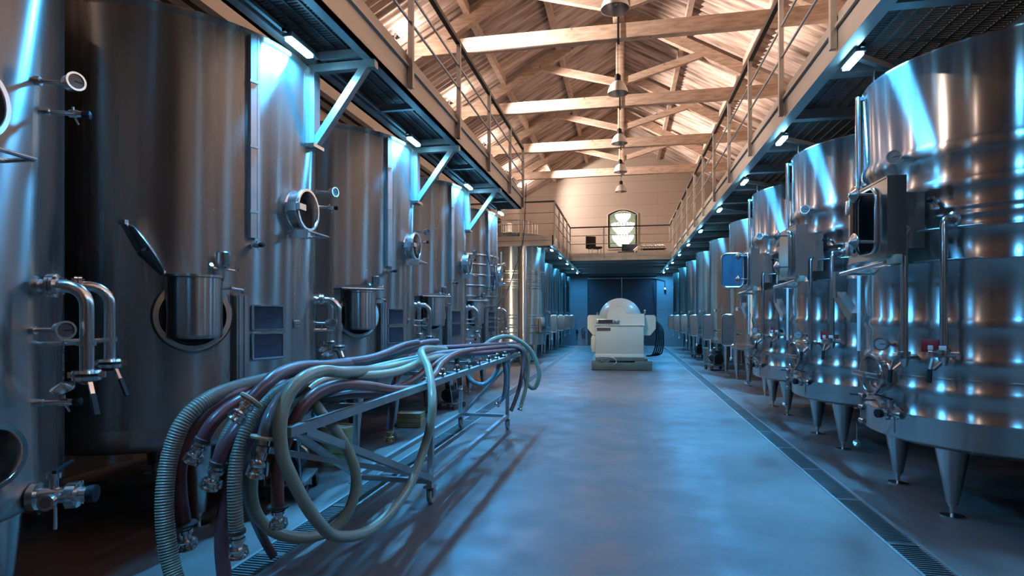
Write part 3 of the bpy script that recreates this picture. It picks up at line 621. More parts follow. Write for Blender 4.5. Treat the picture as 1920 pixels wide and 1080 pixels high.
# ------------------------------------------------------------------ big left tanks
def left_tank(Y, lab, lid='closed', big=True, hoops=False, group='big left fermentation tanks'):
    t = thing('fermentation_tank', lab, 'tank', (-3.95, Y, 0), 0, group); r = 1.2
    m = MB(); m.lathe([(.12, .50), (1.10, .62), (1.185, .655), (1.197, .69), (1.2, .78), (1.197, .798), (1.197, .804), (1.2, .822), (1.2, 3.74), (1.204, 3.76), (1.215, 3.775), (1.215, 3.805), (1.204, 3.81), (.3, 4.02), (.28, 4.06), (0, 4.06)], 128)
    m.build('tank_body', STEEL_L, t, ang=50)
    for a in (38, -38, 142, -142): cone_leg(t, .95*math.cos(R(a)), .95*math.sin(R(a)), .655, .11, .05)
    # upright cable duct and its valve
    F = fr(-22.8, r, 0); m = MB(); m.box((.022, 0, 2.98), (.045, .05, 1.56), F); m.box((.03, .045, 2.98), (.012, .02, 1.56), F)
    for z in (2.4, 2.9, 3.4): m.box((.05, 0, z), (.008, .07, .02), F)
    m.build('cable_duct', GALV, t, False)
    cock(t, -22.8, r, 2.14, .12)
    # ribbed duct beside the lower wall
    F = fr(-27.4, r, 0); m = MB()
    m.box((.03, 0, 1.35), (.06, .085, .80), F); m.box((.064, -.02, 1.35), (.01, .014, .80), F); m.box((.064, .02, 1.35), (.01, .014, .80), F)
    m.build('hose_duct', GALV, t, False)
    # framed panels and a small label
    for z0, z1 in ((1.49, 1.68), (1.265, 1.46)):
        a0, a1 = -22.3, -8.5; m = MB(); nn = 6
        for i in range(nn):
            b0, b1 = a0+(a1-a0)*i/nn, a0+(a1-a0)*(i+1)/nn
            p = [fr(b, r+.012, z) @ Vector((0, 0, 0)) for b, z in ((b0, z0), (b1, z0), (b1, z1), (b0, z1))]
            m._add(p, [(0, 1, 2, 3)])
        pn = m.build('framed_panel', PLATE, t)
        m = MB()
        P = lambda b, z: fr(b, r+.012, z) @ Vector((0, 0, 0))
        for z in (z0, z1):
            for i in range(nn): m.beam(P(a0+(a1-a0)*i/nn, z), P(a0+(a1-a0)*(i+1)/nn, z), .016, .012)
        for b in (a0, a1): m.beam(P(b, z0), P(b, z1), .016, .012, (1, 0, 0))
        m.build('panel_frame', FIT, pn, False)
    F = fr(.5, r, 1.53); m = MB(); m.rbox((.004, 0, 0), (.008, .09, .065), .002, F); lp = m.build('label_plate', GALV, t)
    m = MB(); m.box((.009, .012, .014), (.002, .05, .006), F); m.box((.009, .012, -.004), (.002, .05, .006), F); m.box((.009, -.034, 0), (.002, .008, .045), F); m.build('label_marks', DARKM, lp, False)
    manhole(t, 1.5, r, 2.5, .165, .10); shelf(t, 3, r, 2.28, .40, .17)
    gauge(t, 24, r, 2.76, .14, .040, 40); cock(t, 27, r, 2.63, .17)
    gauge(t, 22, r, 1.53, .12, .040, 40); cock(t, 24, r, 1.17, .16)
    elbow_pipe(t, 25, r, 1.75, .21, .42); elbow_pipe(t, 47, r, 1.77, .21, .42); bar_between(t, 25, 47, r, 1.46, .21)
    manhole(t, 6, r, .99, .13, .10, arm=False, oval=1.15); ball_valve(t, 22, r-.05, .72, .30, .05)
    # pot shaped outlet with collar, lid and sampler
    F = fr(-42.5, r, 0); m = MB(); N = F @ Matrix.Translation((.0, 0, 1.60)) @ OUT
    m.olathe([(.205, -.10), (.205, .03), (.215, .048), (.25, .046), (.262, .03), (.262, -.12)], 40, N); m.build('pot_collar', STEEL_F, t)
    m = MB(); m.lathe([(0, .0), (.20, .01)], 40, N); m.build('collar_hollow', VOID, t)
    G = F @ Matrix.Translation((.09, 0, 0)); m = MB()
    m.lathe([(.0, 1.435), (.165, 1.44), (.175, 1.45), (.178, 1.47), (.178, 1.865), (.19, 1.87), (.19, 1.885), (.17, 1.885), (.165, 1.84), (0, 1.80)], 48, G)
    po = m.build('outlet_pot', STEEL_L, t)
    if lid == 'open':
        h0 = G @ Vector((0, -.19, 1.89)); h1 = G @ Vector((.02, -.33, 2.03)); h2 = G @ Vector((.03, -.42, 2.22)); h3 = G @ Vector((.03, -.45, 2.25))
        m = MB(); m.beam(h0, h1, .02, .045, (1, 0, 0)); m.beam(h1-(h1-h0)*.05, h2, .02, .045, (1, 0, 0)); m.box(h2, (.05, .03, .03)); m.cyl(h1-Vector((.02, .0, 0)), h1+Vector((.05, .01, .02)), .012); m.build('lid_arm', DULL, po)
        Q = G @ Matrix.Translation((0, -.19, 1.90)) @ Matrix.Rotation(R(-62), 4, 'X') @ Matrix.Translation((0, .0, 0)); 
        Q = G @ Matrix.Translation((0, -.185, 1.90)) @ Matrix.Rotation(R(122), 4, 'X') @ Matrix.Translation((0, .185, 0))
        m = MB(); m.lathe([(0, -.018), (.12, -.014), (.185, .0), (.19, .006), (.185, .012), (0, .004)], 40, Q); m.build('pot_lid', DULL, po)
    else:
        m = MB(); m.rbox((.0, -.02, 1.905), (.30, .50, .022), .008, G); m.beam(G @ Vector((0, -.28, 1.93)), G @ Vector((.05, .2, 1.95)), .03, .03); m.build('pot_lid', FIT, po)
    G2 = fr(-34.5, r, 0) @ Matrix.Translation((.12, 0, 0)); m = MB()
    m.lathe([(0, 1.935), (.02, 1.94), (.045, 1.955), (.05, 1.97), (.05, 2.055), (.042, 2.065), (0, 2.065)], 24, G2); m.lathe([(.012, 1.85), (.012, 1.94)], 10, G2)
    m.cyl(G2 @ Vector((0, -.08, 1.945)), G2 @ Vector((0, .09, 1.93)), .009, n=8); m.cyl(G2 @ Vector((0, -.085, 1.945)), G2 @ Vector((.02, -.085, 1.965)), .016, n=8); m.cyl(G2 @ Vector((0, .09, 1.93)), G2 @ Vector((.0, .10, 1.955)), .016, n=8)
    m.build('sampler_cup', FIT, t)
    m = MB(); a = fr(-36, r, 1.80) @ Vector((-.01, 0, 0)); b = fr(-33, r, 1.80) @ Vector((.16, 0, 0)); c = fr(-28, r, 1.79) @ Vector((.10, 0, 0)); m.cyl(a, b, .012, n=10); m.cyl(b, c, .013, n=10); m.cyl(c-Vector((0, 0, .03)), c+Vector((0, 0, .03)), .015, n=10); m.build('side_pipe', FIT, t)
    if hoops:
        for z in (2.86, 2.66, 2.44, 2.22, 2.0, 1.8, 1.55, 1.35):
            m = MB(); m.olathe([(r, z-.022), (r+.018, z-.02), (r+.022, z), (r+.018, z+.02), (r, z+.022)], 72); m.build('cooling_hoop', FIT, t)
        m = MB(); F = fr(-8, r, 0)
        for k in range(2): m.cyl(F @ Vector((.06, k*.26, .9)), F @ Vector((.06, k*.26, 3.0)), .016, n=8)
        m.build('riser_pipe', FIT, t)
    return t
LT = [(-.75, 'closed', 'big left tank beside the photographer, outside the picture'), (1.85, 'closed', 'nearest big left tank, cut off by the left edge of the picture'), (4.45, 'open', 'second big left tank, its outlet pot standing with the lid swung open'),  # first entry is unseen, added so the right tanks mirror it
      (7.05, 'closed', 'third big left tank, behind the first catwalk bracket, outlet pot with flat lid'), (9.65, 'closed', 'fourth big left tank, slim in view between two catwalk brackets'), (12.25, 'closed', 'fifth and last big left tank, ringed with thin pale cooling hoops')]
for k, (y, lid, l) in enumerate(LT): left_tank(y, l, lid, hoops=(k == 5))

# ------------------------------------------------------------------ big right tanks
def bulge(r, z0, z1, h=.016, n=6):
    return [(r, z0)]+[(r+h*math.sin(PI*k/n)**.6, z0+(z1-z0)*k/n) for k in range(1, n)]+[(r, z1)]
def line(r, z, w=.012): return [(r, z-w), (r+.006, z-w*.6), (r+.006, z+w*.6), (r, z+w)]
def right_tank(Y, lab, door='shut'):
    t = thing('jacketed_tank', lab, 'tank', (3.25, Y, 0), 0, 'big jacketed right tanks'); r = 1.1
    prof = [(.12, .40), (1.0, .555), (1.085, .585), (1.1, .60)]+line(r, .80)+bulge(r, .955, 1.055)+line(r, 1.115, .006)+bulge(r, 1.19, 1.295)+bulge(r, 1.475, 1.59)+line(r, 2.02)+line(r, 2.26)+line(r, 2.36, .02)+line(r, 2.42, .02)+bulge(r, 2.545, 2.655)+bulge(r, 2.80, 2.95, .022)+[(r, 3.63), (r+.010, 3.64), (r+.010, 3.66), (r, 3.665), (.25, 3.78), (0, 3.79)]
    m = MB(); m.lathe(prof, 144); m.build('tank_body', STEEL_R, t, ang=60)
    for a in (146, -146, 34, -34): cone_leg(t, .83*math.cos(R(a)), .83*math.sin(R(a)), .56, .125, .04)
    # vent and level pipes up the far flank
    m = MB(); F = fr(170, r, 0); m.cyl(F @ Vector((.05, 0, 2.75)), F @ Vector((.05, 0, 3.62)), .024, n=12); m.cyl(F @ Vector((-.08, .0, 3.6)), F @ Vector((-.08, 0, 3.84)), .022, n=12); m.box((.02, 0, 3.6), (.1, .04, .03), F); m.box((.02, 0, 2.78), (.1, .04, .03), F); m.build('vent_pipe', FIT, t)
    m = MB(); F = fr(174, r, 0); m.cyl(F @ Vector((.06, 0, 1.28)), F @ Vector((.06, 0, 1.98)), .016, n=12); m.build('sight_tube', WHITE, t)
    m = MB(); m.cyl(F @ Vector((.06, 0, .95)), F @ Vector((.06, 0, 1.28)), .009, n=8); m.cyl(F @ Vector((-.01, 0, 2.0)), F @ Vector((.07, 0, 2.0)), .012, n=8); m.build('sight_tube_fitting', FIT, t)
    # wire hoop loops standing off the wall
    for z in (2.26, 2.02):
        m = MB(); pts = [fr(a, r+.075, z) @ Vector((0, 0, 0)) for a in range(-150, -126, 2)]; m.tube(pts, .007, 6); m.build('stand_off_rod', GALV, t)
    # hatch box
    hx, hy = -1.32, -.49; m = MB()
    H = Matrix.Translation((hx, hy, 2.35))
    m.box((.012, 0, 0), (.02, .78, .60), H)
    for s in (-1,): m.box((.06, s*.385, .0), (.13, .012, .60), H)
    m.box((.06, 0, -.295), (.13, .78, .012), H); m.box((.06, 0, .295), (.13, .78, .012), H)
    m.box((.20, 0.08, 0), (.34, .40, .44), H)
    hb = m.build('hatch_box', STEEL_F, t, False)
    def rr(a, b, c, n=6):
        pts = []
        for cx, cy, s in ((a-c, b-c, 0), (-a+c, b-c, 1), (-a+c, -b+c, 2), (a-c, -b+c, 3)):
            for k in range(n+1): an = PI/2*(s+k/n); pts.append((cx+c*math.cos(an), cy+c*math.sin(an)))
        return pts
    FM = H @ Matrix(((0, 0, -1, 0), (1, 0, 0, 0), (0, 1, 0, 0), (0, 0, 0, 1)))   # poly X -> tank Y, poly Y -> Z, extrude -> -X
    m = MB(); pts = [FM @ Vector((p[0]-.03, p[1], .01)) for p in rr(.17, .25, .08)]; pts.append(pts[0]); m.tube(pts, .016, 10); m.build('hatch_rim', FIT, hb)
    m = MB(); m.prism([(p[0]-.03, p[1]) for p in rr(.165, .245, .08)], -.004, .004, FM); m.build('hatch_opening', VOID, hb)
    if door == 'shut':
        m = MB(); Dm = FM @ Matrix.Translation((.15, 0, .02)) @ Matrix.Rotation(R(24), 4, 'Y')
        m.prism([(p[0]-.17, p[1]) for p in rr(.17, .25, .08)], 0, .02, Dm); m.build('hatch_door', FIT, hb)
    elif door == 'open':
        Dm = FM @ Matrix.Translation((.20, 0, .01)) @ Matrix.Rotation(R(-88), 4, 'Y')
        m = MB(); m.prism([(p[0]+.17, p[1]) for p in rr(.16, .27, .07)], .0, .015, Dm); dd = m.build('hatch_door', PLATE_B, hb)
        m = MB(); pts = [Dm @ Vector((p[0]+.17, p[1], .01)) for p in rr(.17, .28, .08)]; pts.append(pts[0]); m.tube(pts, .02, 10); m.build('door_rim', FIT, dd)
    else:
        m = MB(); Dm = FM; m.prism([(p[0]-.03, p[1]) for p in rr(.19, .27, .08)], .02, .045, Dm); m.build('hatch_door', FIT, hb)
    for z in (.20, -.17):
        m = MB(); m.along(H @ Vector((-.02, -.18, z)), (-1, -.15, 0), [(.012, 0), (.012, .10), (.02, .105), (.062, .14), (.066, .15), (.05, .155), (.02, .18), (0, .185)], 24); m.build('hand_wheel', FIT, hb)
    for z in (.19, -.17):
        m = MB(); m.rbox((-.02, .33, z), (.03, .07, .12), .006, H); m.build('hatch_hinge', FIT, hb)
    # ladder rest, rear duct
    m = MB(); m.cyl((-1.36, -.05, 1.97), (-1.30, -.78, 2.01), .018, n=12); m.cyl((-1.36, -.05, 1.97), (-1.0, -.05, 1.97), .014, n=8); m.build('rest_bar', FIT, t)
    m = MB(); m.rbox((-1.27, -.86, 2.02), (.05, .16, .07), .008); m.build('rubber_stop', TAN2, t)
    m = MB(); m.beam((-1.15, .62, 2.04), (-1.15, .62, 1.78), .10, .08, (0, 1, 0)); m.beam((-1.15, .62, 1.80), (-1.15, .22, 1.58), .10, .08, (1, 0, 0)); m.build('square_duct', FIT, t, False)
    # gauges, blanks and the two tall pipes
    gauge(t, -157, r, 2.89, .05, .050, -32); gauge(t, -163, r, 1.365, .06, .050, -32)
    cock(t, -143, r, 2.48, .10); 
    for a, z in ((-151, 2.30), (-138, 2.33)):
        F = fr(a, r, z); m = MB(); b = .07; out = .15
        pts = [(-.02, 0, 0), (out-b, 0, 0)]+[(out-b+b*math.sin(R(k)), 0, -b+b*math.cos(R(k))) for k in (20, 40, 60, 80)]+[(out, 0, -.4), (out, 0, -.98)]
        m.tube([F @ Vector(p) for p in pts], .026, 16); m.lathe([(.055, -.01), (.055, .008), (.04, .02)], 22, F @ OUT); p = m.build('tall_pipe', FIT, t)
        m = MB(); 
        m.lathe([(.03, 0), (.045, .004), (.045, .03), (.03, .034), (.03, .05), (.038, .055), (.03, .09), (.02, .12), (0, .12)], 18, F @ Matrix.Translation((out, 0, -.98)) @ Matrix.Rotation(PI, 4, 'X'))
        m.cyl(F @ Vector((out-.16, 0, -1.03)), F @ Vector((out+.06, 0, -1.03)), .016, n=10); m.cyl(F @ Vector((out, -.10, -1.0)), F @ Vector((out, .10, -1.0)), .007, n=8)
        m.cyl(F @ Vector((out, .0, -1.06)), F @ Vector((out+.05, -.05, -1.13)), .02, n=12); v = m.build('pipe_valve', FIT, p)
        m = MB(); m.beam(F @ Vector((out+.05, -.05, -1.05)), F @ Vector((out+.07, -.06, -1.13)), .02, .01); m.build('lever', FIT, v, False)
        m = MB(); m.beam(F @ Vector((out+.07, -.06, -1.13)), F @ Vector((out+.08, -.06, -1.23)), .026, .016); m.build('lever_grip', BLACK, v)
    m = MB(); F = fr(-144, r, 1.37); m.rbox((.07, 0, 0), (.02, .13, .10), .006, F); m.cyl(F @ Vector((0, 0, .02)), F @ Vector((.07, 0, .02)), .012, n=8); m.build('red_label', RED, t)
    m = MB(); F = fr(-138.5, r, 1.36); m.rbox((.185, .02, 0), (.012, .05, .035), .003, F); m.rbox((.185, -.06, 0), (.012, .035, .035), .003, F); m.build('white_tag', WHITE, t)
    manhole(t, -173, r, 1.09, .165, .07, bar=True, arm=False)
    ball_valve(t, -160, r-.03, .80, .20, .042, 1)
    # tasting valve with hanging cap by the manhole
    F = fr(-177, r, .9); m = MB(); m.lathe([(.012, -.02), (.012, .10)], 8, F @ Matrix.Translation((0, 0, -.04)) @ OUT)
    m.cyl(F @ Vector((.10, 0, .02)), F @ Vector((.10, 0, -.25)), .014, n=10)
    for z in (0, -.10, -.22): m.cyl(F @ Vector((.10, -.03, z)), F @ Vector((.10, .05, z)), .02, n=12); m.along(F @ Vector((.10, 0, z-.02)), (0, 0, 1), [(.024, 0), (.024, .03)], 14)
    v = m.build('drain_valve', FIT, t)
    m = MB(); m.beam(F @ Vector((.11, -.02, .0)), F @ Vector((.13, -.15, -.01)), .02, .012); m.beam(F @ Vector((.11, .02, -.12)), F @ Vector((.16, .16, -.10)), .02, .012); m.build('lever', BLACK, v, False)
    c0 = F @ Vector((.12, -.05, -.26)); m = MB()
    for k in range(8): m.beam(c0-Vector((0, 0, k*.02)), c0-Vector((0, 0, k*.02+.017)), .007 if k % 2 else .003, .003 if k % 2 else .007, (1, 0, 0))
    m.lathe([(0, -.01), (.03, -.008), (.034, .008), (0, .016)], 18, Matrix.Translation(c0-Vector((0, 0, .18))) @ Matrix.Rotation(R(60), 4, 'X')); m.build('chained_cap', FIT, v)
    return t
PLATE_B = plain('blue_enamel_door', (.10, .22, .34), .25, .6)
TAN2 = plain('beige_stop', (.45, .40, .30), .5)
right_tank(5.65, 'nearest big right tank with gauges, hatch box and red label, filling the right edge', 'shut')
right_tank(8.0, 'second big right tank, its hatch closed, behind the nearest one', 'closed')
right_tank(10.4, 'third big right tank, its oval blue hatch door swung out', 'open')
# two unseen tanks before the first one, added only for their reflection
right_tank(.85, 'unseen jacketed tank added to the row to the right of the photographer', 'closed')
right_tank(-1.5, 'unseen jacketed tank added to the row behind the photographer', 'closed')

# ------------------------------------------------------------------ smaller tanks on tall cone legs
def small_tank(sgn, zt=3.58):
    """sgn +1: wall row on the right; -1: on the left. Local -X*sgn faces the aisle."""
    t = bpy.data.objects.new('legged_tank', None); COL.objects.link(t); r = 1.03; zb = .92
    f = lambda a: 180-a if sgn < 0 else a      # mirror angles
    m = MB(); m.lathe([(.12, .72), (.95, .885), (1.015, .905), (r, .93), (r, 1.02), (r-.003, 1.03), (r, 1.04), (r, zt-.03), (r+.008, zt-.02), (r+.008, zt), (r, zt+.005), (.2, zt+.12), (0, zt+.13)], 96); m.build('tank_body', STEEL_F, t, ang=50)
    for a in (122, -122, 58, -58): cone_leg(t, .92*math.cos(R(f(a))), .92*math.sin(R(f(a))), .89, .12, .04)
    # swung open hatch door facing the camera
    F = fr(f(-158), r, 1.30); s = sgn
    m = MB()
    q = []
    for cx, cz, k0 in ((.05, .25, 0), (-.05, .25, 1), (-.05, -.25, 2), (.05, -.25, 3)):
        for k in range(5): an = PI/2*(k0+k/4); q.append((cx+.07*math.cos(an), cz+.07*math.sin(an)))
    dx, dy = (-1.16*s, -.55)
    DM = Matrix.Translation((dx, dy, 1.30)) @ Matrix.Rotation(R(-18*s), 4, 'Z') @ Mx
    m.prism(q, -.008, .012, DM); d = m.build('hatch_door', FIT, t)
    m = MB(); pts = [DM @ Vector((a, b, -.008)) for a, b in q]; pts.append(pts[0]); m.tube(pts, .014, 8); m.build('door_rim', FIT, d)
    m = MB(); F = fr(f(170), r, 1.3)
    pts = [F @ Vector((.05, p[0]*1.6, p[1])) for p in q]; pts.append(pts[0]); m.tube(pts, .022, 8); m.build('hatch_frame', FIT, t)
    for z in (1.52, 1.06):
        m = MB(); m.along(F @ Vector((.06, -.05, z-1.3)), F.to_3x3() @ Vector((1, 0, 0)), [(.012, 0), (.012, .06), (.05, .08), (.05, .09), (0, .12)], 16); m.build('hand_wheel', FIT, t)
    gauge(t, f(-150), r, 1.74, .06, .04); cock(t, f(-148), r, 1.22, .12)
    m = MB(); F = fr(f(-165), r, 0); m.cyl(F @ Vector((.06, 0, .98)), F @ Vector((.06, 0, .72)), .008, n=8); m.rbox((.06, 0, .69), (.05, .03, .07), .01, F); m.build('hanging_tag', WHITE, t)
    m = MB(); m.cyl((-.2*s, -.6, zt+.02), (-.2*s, -.6, zt+.16), .03, n=10); m.cyl((-.2*s, -.6, zt+.15), (.2*s, -.6, zt+.15), .03, n=10); m.cyl((.2*s, -.6, zt+.02), (.2*s, -.6, zt+.15), .03, n=10); m.build('top_pipe', DULL, t)
    return t
sr = small_tank(1); sr.location = (3.25, 13.1, 0)
tag(sr, 'nearest legged tank on the right, pale and broad beside the open blue hatch', 'tank', 'legged tanks on the right')
for k, l in enumerate(('second legged tank on the right, brightly lit cream side', 'third legged tank on the right, half blue half pale', 'fourth legged tank on the right, dark blue', 'fifth legged tank on the right, narrow and blue', 'last legged tank on the right, touching the gable wall side')):
    dup(sr, (3.25, 16.1+3*k, 0), l)
sl = small_tank(-1); sl.location = (-3.8, 22.2, 0)
tag(sl, 'nearest blue lit legged tank on the left, right after the ribbed tank', 'tank', 'legged tanks on the left')
for k, l in enumerate(('second blue legged tank on the left', 'third blue legged tank on the left', 'last blue legged tank on the left, by the gable wall')): dup(sl, (-3.8, 24.6+2.45*k, 0), l)
# ribbed pale tank under the far left catwalk
t = thing('ribbed_tank', 'broad pale gold lit tank with rows of cooling ribs under the far left catwalk', 'tank', (-3.85, 19.5, 0)); r = 1.15
m = MB(); m.lathe([(.1, .5), (r-.05, .63), (r, .66), (r, 4.28), (r+.01, 4.29), (r+.01, 4.31), (.3, 4.45), (0, 4.46)], 128); m.build('tank_body', STEEL_F, t, ang=50)
for z in (3.06, 2.98, 2.78, 2.71, 2.58, 2.50, 1.62, 1.52, 1.30, 1.22, 1.05):
    m = MB(); m.olathe([(r, z-.02), (r+.014, z-.014), (r+.014, z+.014), (r, z+.02)], 96); m.build('cooling_rib', FIT, t)
for a in (40, -40, 140, -140): cone_leg(t, .9*math.cos(R(a)), .9*math.sin(R(a)), .65, .11, .05)
m = MB(); F = fr(-62, r, 0); m.cyl(F @ Vector((.16, 0, .05)), F @ Vector((.16, 0, 3.86)), .115, n=28); m.build('down_pipe', STEEL_F, t)
m = MB(); F = fr(-20, r, 1.3); m.rbox((.06, 0, 0), (.12, .3, .5), .03, F); m.build('hatch_box', FIT, t)
m = MB()
for a in range(-160, 10, 12):
    m.cyl(fr(a, .9, 4.3) @ Vector((0, 0, 0)), fr(a, .9, 4.75) @ Vector((0, 0, 0)), .012, n=6)
m.tube([fr(a, .9, 4.75) @ Vector((0, 0, 0)) for a in range(-160, 10, 6)], .016, 8); m.build('top_railing', FIT, t)
m = MB(); m.cyl((-.2, -.2, 4.4), (-.2, -.2, 4.72), .25, n=28); m.cyl((-.2, -.2, 4.7), (-.2, -.2, 4.74), .28, n=28); m.build('top_manway', FIT, t)
m = MB(); m.rbox((-.75, .1, 4.75), (.7, .5, .5), .05); m.build('cooling_unit', BLACK, t)

# loose cable hanging from the catwalk end and a looped hose on the last big tank
m = MB(); m.tube(spline([(-2.05, 12.0, 4.4), (-2.12, 12.02, 3.2), (-2.3, 12.05, 2.6), (-2.45, 12.0, 2.15), (-2.62, 11.9, 1.85), (-2.7, 12.2, 1.78)], .08), .010, 6); tag(m.build('hanging_cable', DARKM), 'thin dark cable drooping from the end of the left catwalk', 'cable')
m = MB(); m.tube(spline([(-2.80, 11.5, 2.95), (-2.70, 11.45, 2.6), (-2.66, 11.5, 2.3), (-2.70, 11.75, 2.16), (-2.72, 11.95, 2.3), (-2.72, 11.9, 2.7)], .08), .012, 6); tag(m.build('looped_cable', PLATE), 'loop of pale cable against the last big left tank', 'cable')
# cable trays on the left wall
for z in (5.56, 5.38):
    m = MB(); m.box((XL+.05, 6, z), (.10, 20, .10)); tag(m.build('cable_tray', BLACK, smooth=False), 'upper dark cable tray on the left wall' if z > 5.5 else 'lower dark cable tray on the left wall', 'cable tray', 'dark cable trays')

# ------------------------------------------------------------------ drum press in the aisle
t = thing('grape_press', 'cream drum press on an olive base in the middle of the aisle', 'machine', (-.10, 17.2, 0), R(2))
m = MB()
for s in (-1, 1): m.rbox((s*.62, 2.0, .15), (.50, 4.1, .26), .02)
m.rbox((0, .0, .12), (1.74, .14, .22), .015); m.rbox((0, .04, .31), (1.5, .10, .08), .01); m.rbox((0, 2.0, .33), (1.3, 4.0, .1), .01); bs = m.build('base_frame', MBASE, t)
for x, y in ((-.78, .0), (.78, .0), (-.78, 3.9), (.78, 3.9)):
    m = MB(); m.cyl((x*.9, y, 0), (x*.9, y, .06), .05, n=14); m.build('foot', BLACK, bs)
m = MB(); m.rbox((-.06, .55, .86), (1.40, 1.0, .93), .018, seg=2); m.build('housing', CREAM, t)
TRIM = plain('pale_trim', (.62, .59, .48), .35)
m = MB(); m.rbox((-.06, .04, 1.325), (1.44, .05, .035), .008); m.build('top_trim', TRIM, t)
m = MB(); m.rbox((-.06, .045, .42), (1.42, .04, .10), .006); m.build('bottom_trim', TRIM, t)
m = MB()
prof = [(0, -.42), (.22, -.40), (.42, -.32), (.56, -.20), (.64, -.05), (.67, .15), (.68, .4), (.68, 2.6), (.60, 2.9), (.3, 3.05), (0, 3.08)]
m.lathe(prof, 64, Matrix.Translation((0, 1.45, 1.49)) @ Matrix.Rotation(-PI/2, 4, 'X')); m.build('drum', plain('drum_enamel', (.50, .46, .36), .3, 0, .03, 2), t)
m = MB()       # sloping hoods in front of the drum
m._add([(-.46, .06, 1.34), (.30, .06, 1.34), (.30, .9, 1.34), (-.46, .9, 1.34), (-.36, .30, 1.86), (.05, .30, 1.86), (.05, .9, 1.86), (-.36, .9, 1.86)], [(0, 1, 2, 3), (4, 7, 6, 5), (0, 4, 5, 1), (1, 5, 6, 2), (2, 6, 7, 3), (3, 7, 4, 0)])
m.build('sloping_hood', CREAM, t, False)
m = MB(); m._add([(-.10, .05, 1.34), (.66, .05, 1.34), (.66, .8, 1.34), (-.10, .8, 1.34), (.06, .16, 1.66), (.66, .16, 1.66), (.66, .8, 1.66), (.06, .8, 1.66)], [(0, 1, 2, 3), (4, 7, 6, 5), (0, 4, 5, 1), (1, 5, 6, 2), (2, 6, 7, 3), (3, 7, 4, 0)])
m.build('side_hood', CREAM, t, False)
for s in (-1, 1):
    m = MB(); pl = [(s*.60, 1.62), (s*.96, 1.62), (s*1.0, 1.56), (s*1.0, 1.22), (s*.84, 1.02), (s*.60, 1.02)]
    if s < 0: pl.reverse()
    m.prism(pl, .25, .95, Mx); m.build('side_housing', CREAM, t, False)
m = MB(); m.rbox((-.80, .3, .76), (.16, .3, .5), .03); m.cyl((-.86, .2, .95), (-.86, .2, .62), .04); m.build('junction_box', CREAM, t)
m = MB(); m.rbox((-.47, .035, 1.43), (.52, .06, .15), .008); cp = m.build('control_panel', GALV, t)
m = MB(); m.box((-.47, .001, 1.43), (.42, .006, .10)); m.build('dark_display', plain('display', (.05, .03, .02), .3), cp, False)
m = MB(); m.rbox((-.13, .03, 1.43), (.11, .06, .13), .01); m.build('switch_box', DULL, cp)
m = MB(); m.box((-.52, .043, 1.20), (.40, .008, .09)); m.build('name_plate', plain('brown_plate', (.10, .06, .045), .4), t, False)
m = MB(); m.cyl((.72, .7, 1.66), (.72, .7, 1.74), .03); m.lathe([(0, .03), (.03, .02), (.04, 0), (.03, -.03)], 12, Matrix.Translation((.72, .7, 1.76))); m.cyl((-.72, .6, 1.62), (-.72, .6, 1.7), .03); m.build('signal_stub', FIT, t)
random.seed(3)
for k in range(5):
    x = .86+.05*k; m = MB(); m.tube(spline([(.78, 1.0+.1*k, 1.6), (x+.1, 1.0+.1*k, 1.55-.04*k), (x+.22, 1.0, 1.15), (x+.20, .95, .75-.05*k), (x+.1, 1.0, .4), (.8, 1.2, .35)], .08), .022, 8); m.build('power_cable', BLACK, t)
m = MB(); m.tube(spline([(-.35, -.02, .38), (-.22, -.10, .36), (-.15, -.12, .25), (-.22, -.12, .17)], .04), .014, 8); m.build('drip_hose', GLASS_D, t)
for k in range(4):
    m = MB(); m.cyl((-.68+.1*k, -.03, .30), (-.68+.1*k, -.12, .28-.03*(k % 2)), .028, n=12); m.build('pipe_stub', DULL, t)

# ------------------------------------------------------------------ hose trolley
t = thing('hose_trolley', 'long wheeled galvanised trolley carrying the bundle of hoses', 'trolley', (0, 0, 0))
xa, xb, ya, yb, yn, yf, zt = -2.30, -1.62, 2.55, 8.6, 4.65, 7.9, 1.03
def bar(name, a, b, w=.05, h=.05, up=(0, 0, 1), mat=None):
    m = MB(); m.beam(a, b, w, h, up); return m.build(name, mat or GALV, t, False)
for x in (xa, xb): bar('top_rail', (x, ya if x > -2 else 3.3, zt), (x+(.08 if x > -2 else 0), yb, zt), .045, .05)
for y in (3.35, 4.0, 5.4, 6.7, yf, yb): bar('cross_bar', (xa, y, zt), (xb+.05*(y-ya)/6, y, zt), .04, .04)
for x in (xa, xb):
    for y in (yn, yf): bar('post', (x, y, .16), (x+.02, y, zt), .045, .045, (0, 1, 0))
    bar('lower_rail', (x, yn, .20), (x, yf, .20), .045, .045)
    bar('diagonal_strut', (x, yn, .22), (x, ya+.15 if x > -2 else 3.3, zt-.02), .045, .045)
for y in (yn, yf): bar('lower_cross_bar', (xa, y, .20), (xb, y, .20), .04, .04)
bar('diagonal_strut', (xa+.05, yf, .22), (xb+.02, yb-.1, zt-.03), .035, .035)
bar('mid_brace', (xb, yn, .24), (xa, 3.4, .72), .04, .04)
for x in (xa, xb):
    for y in (yn, yf):
        m = MB(); m.box((x, y, .155), (.09, .09, .012)); m.box((x-.028, y+.02, .11), (.006, .05, .09)); m.box((x+.028, y+.02, .11), (.006, .05, .09)); fk = m.build('caster_fork', DULL, t, False)
        m = MB(); m.lathe([(.02, -.02), (.066, -.02), (.075, -.010), (.075, .010), (.066, .02), (.02, .02)], 28, Matrix.Translation((x, y+.035, .076)) @ Matrix.Rotation(PI/2, 4, 'Y')); m.build('wheel', WHEEL, fk)
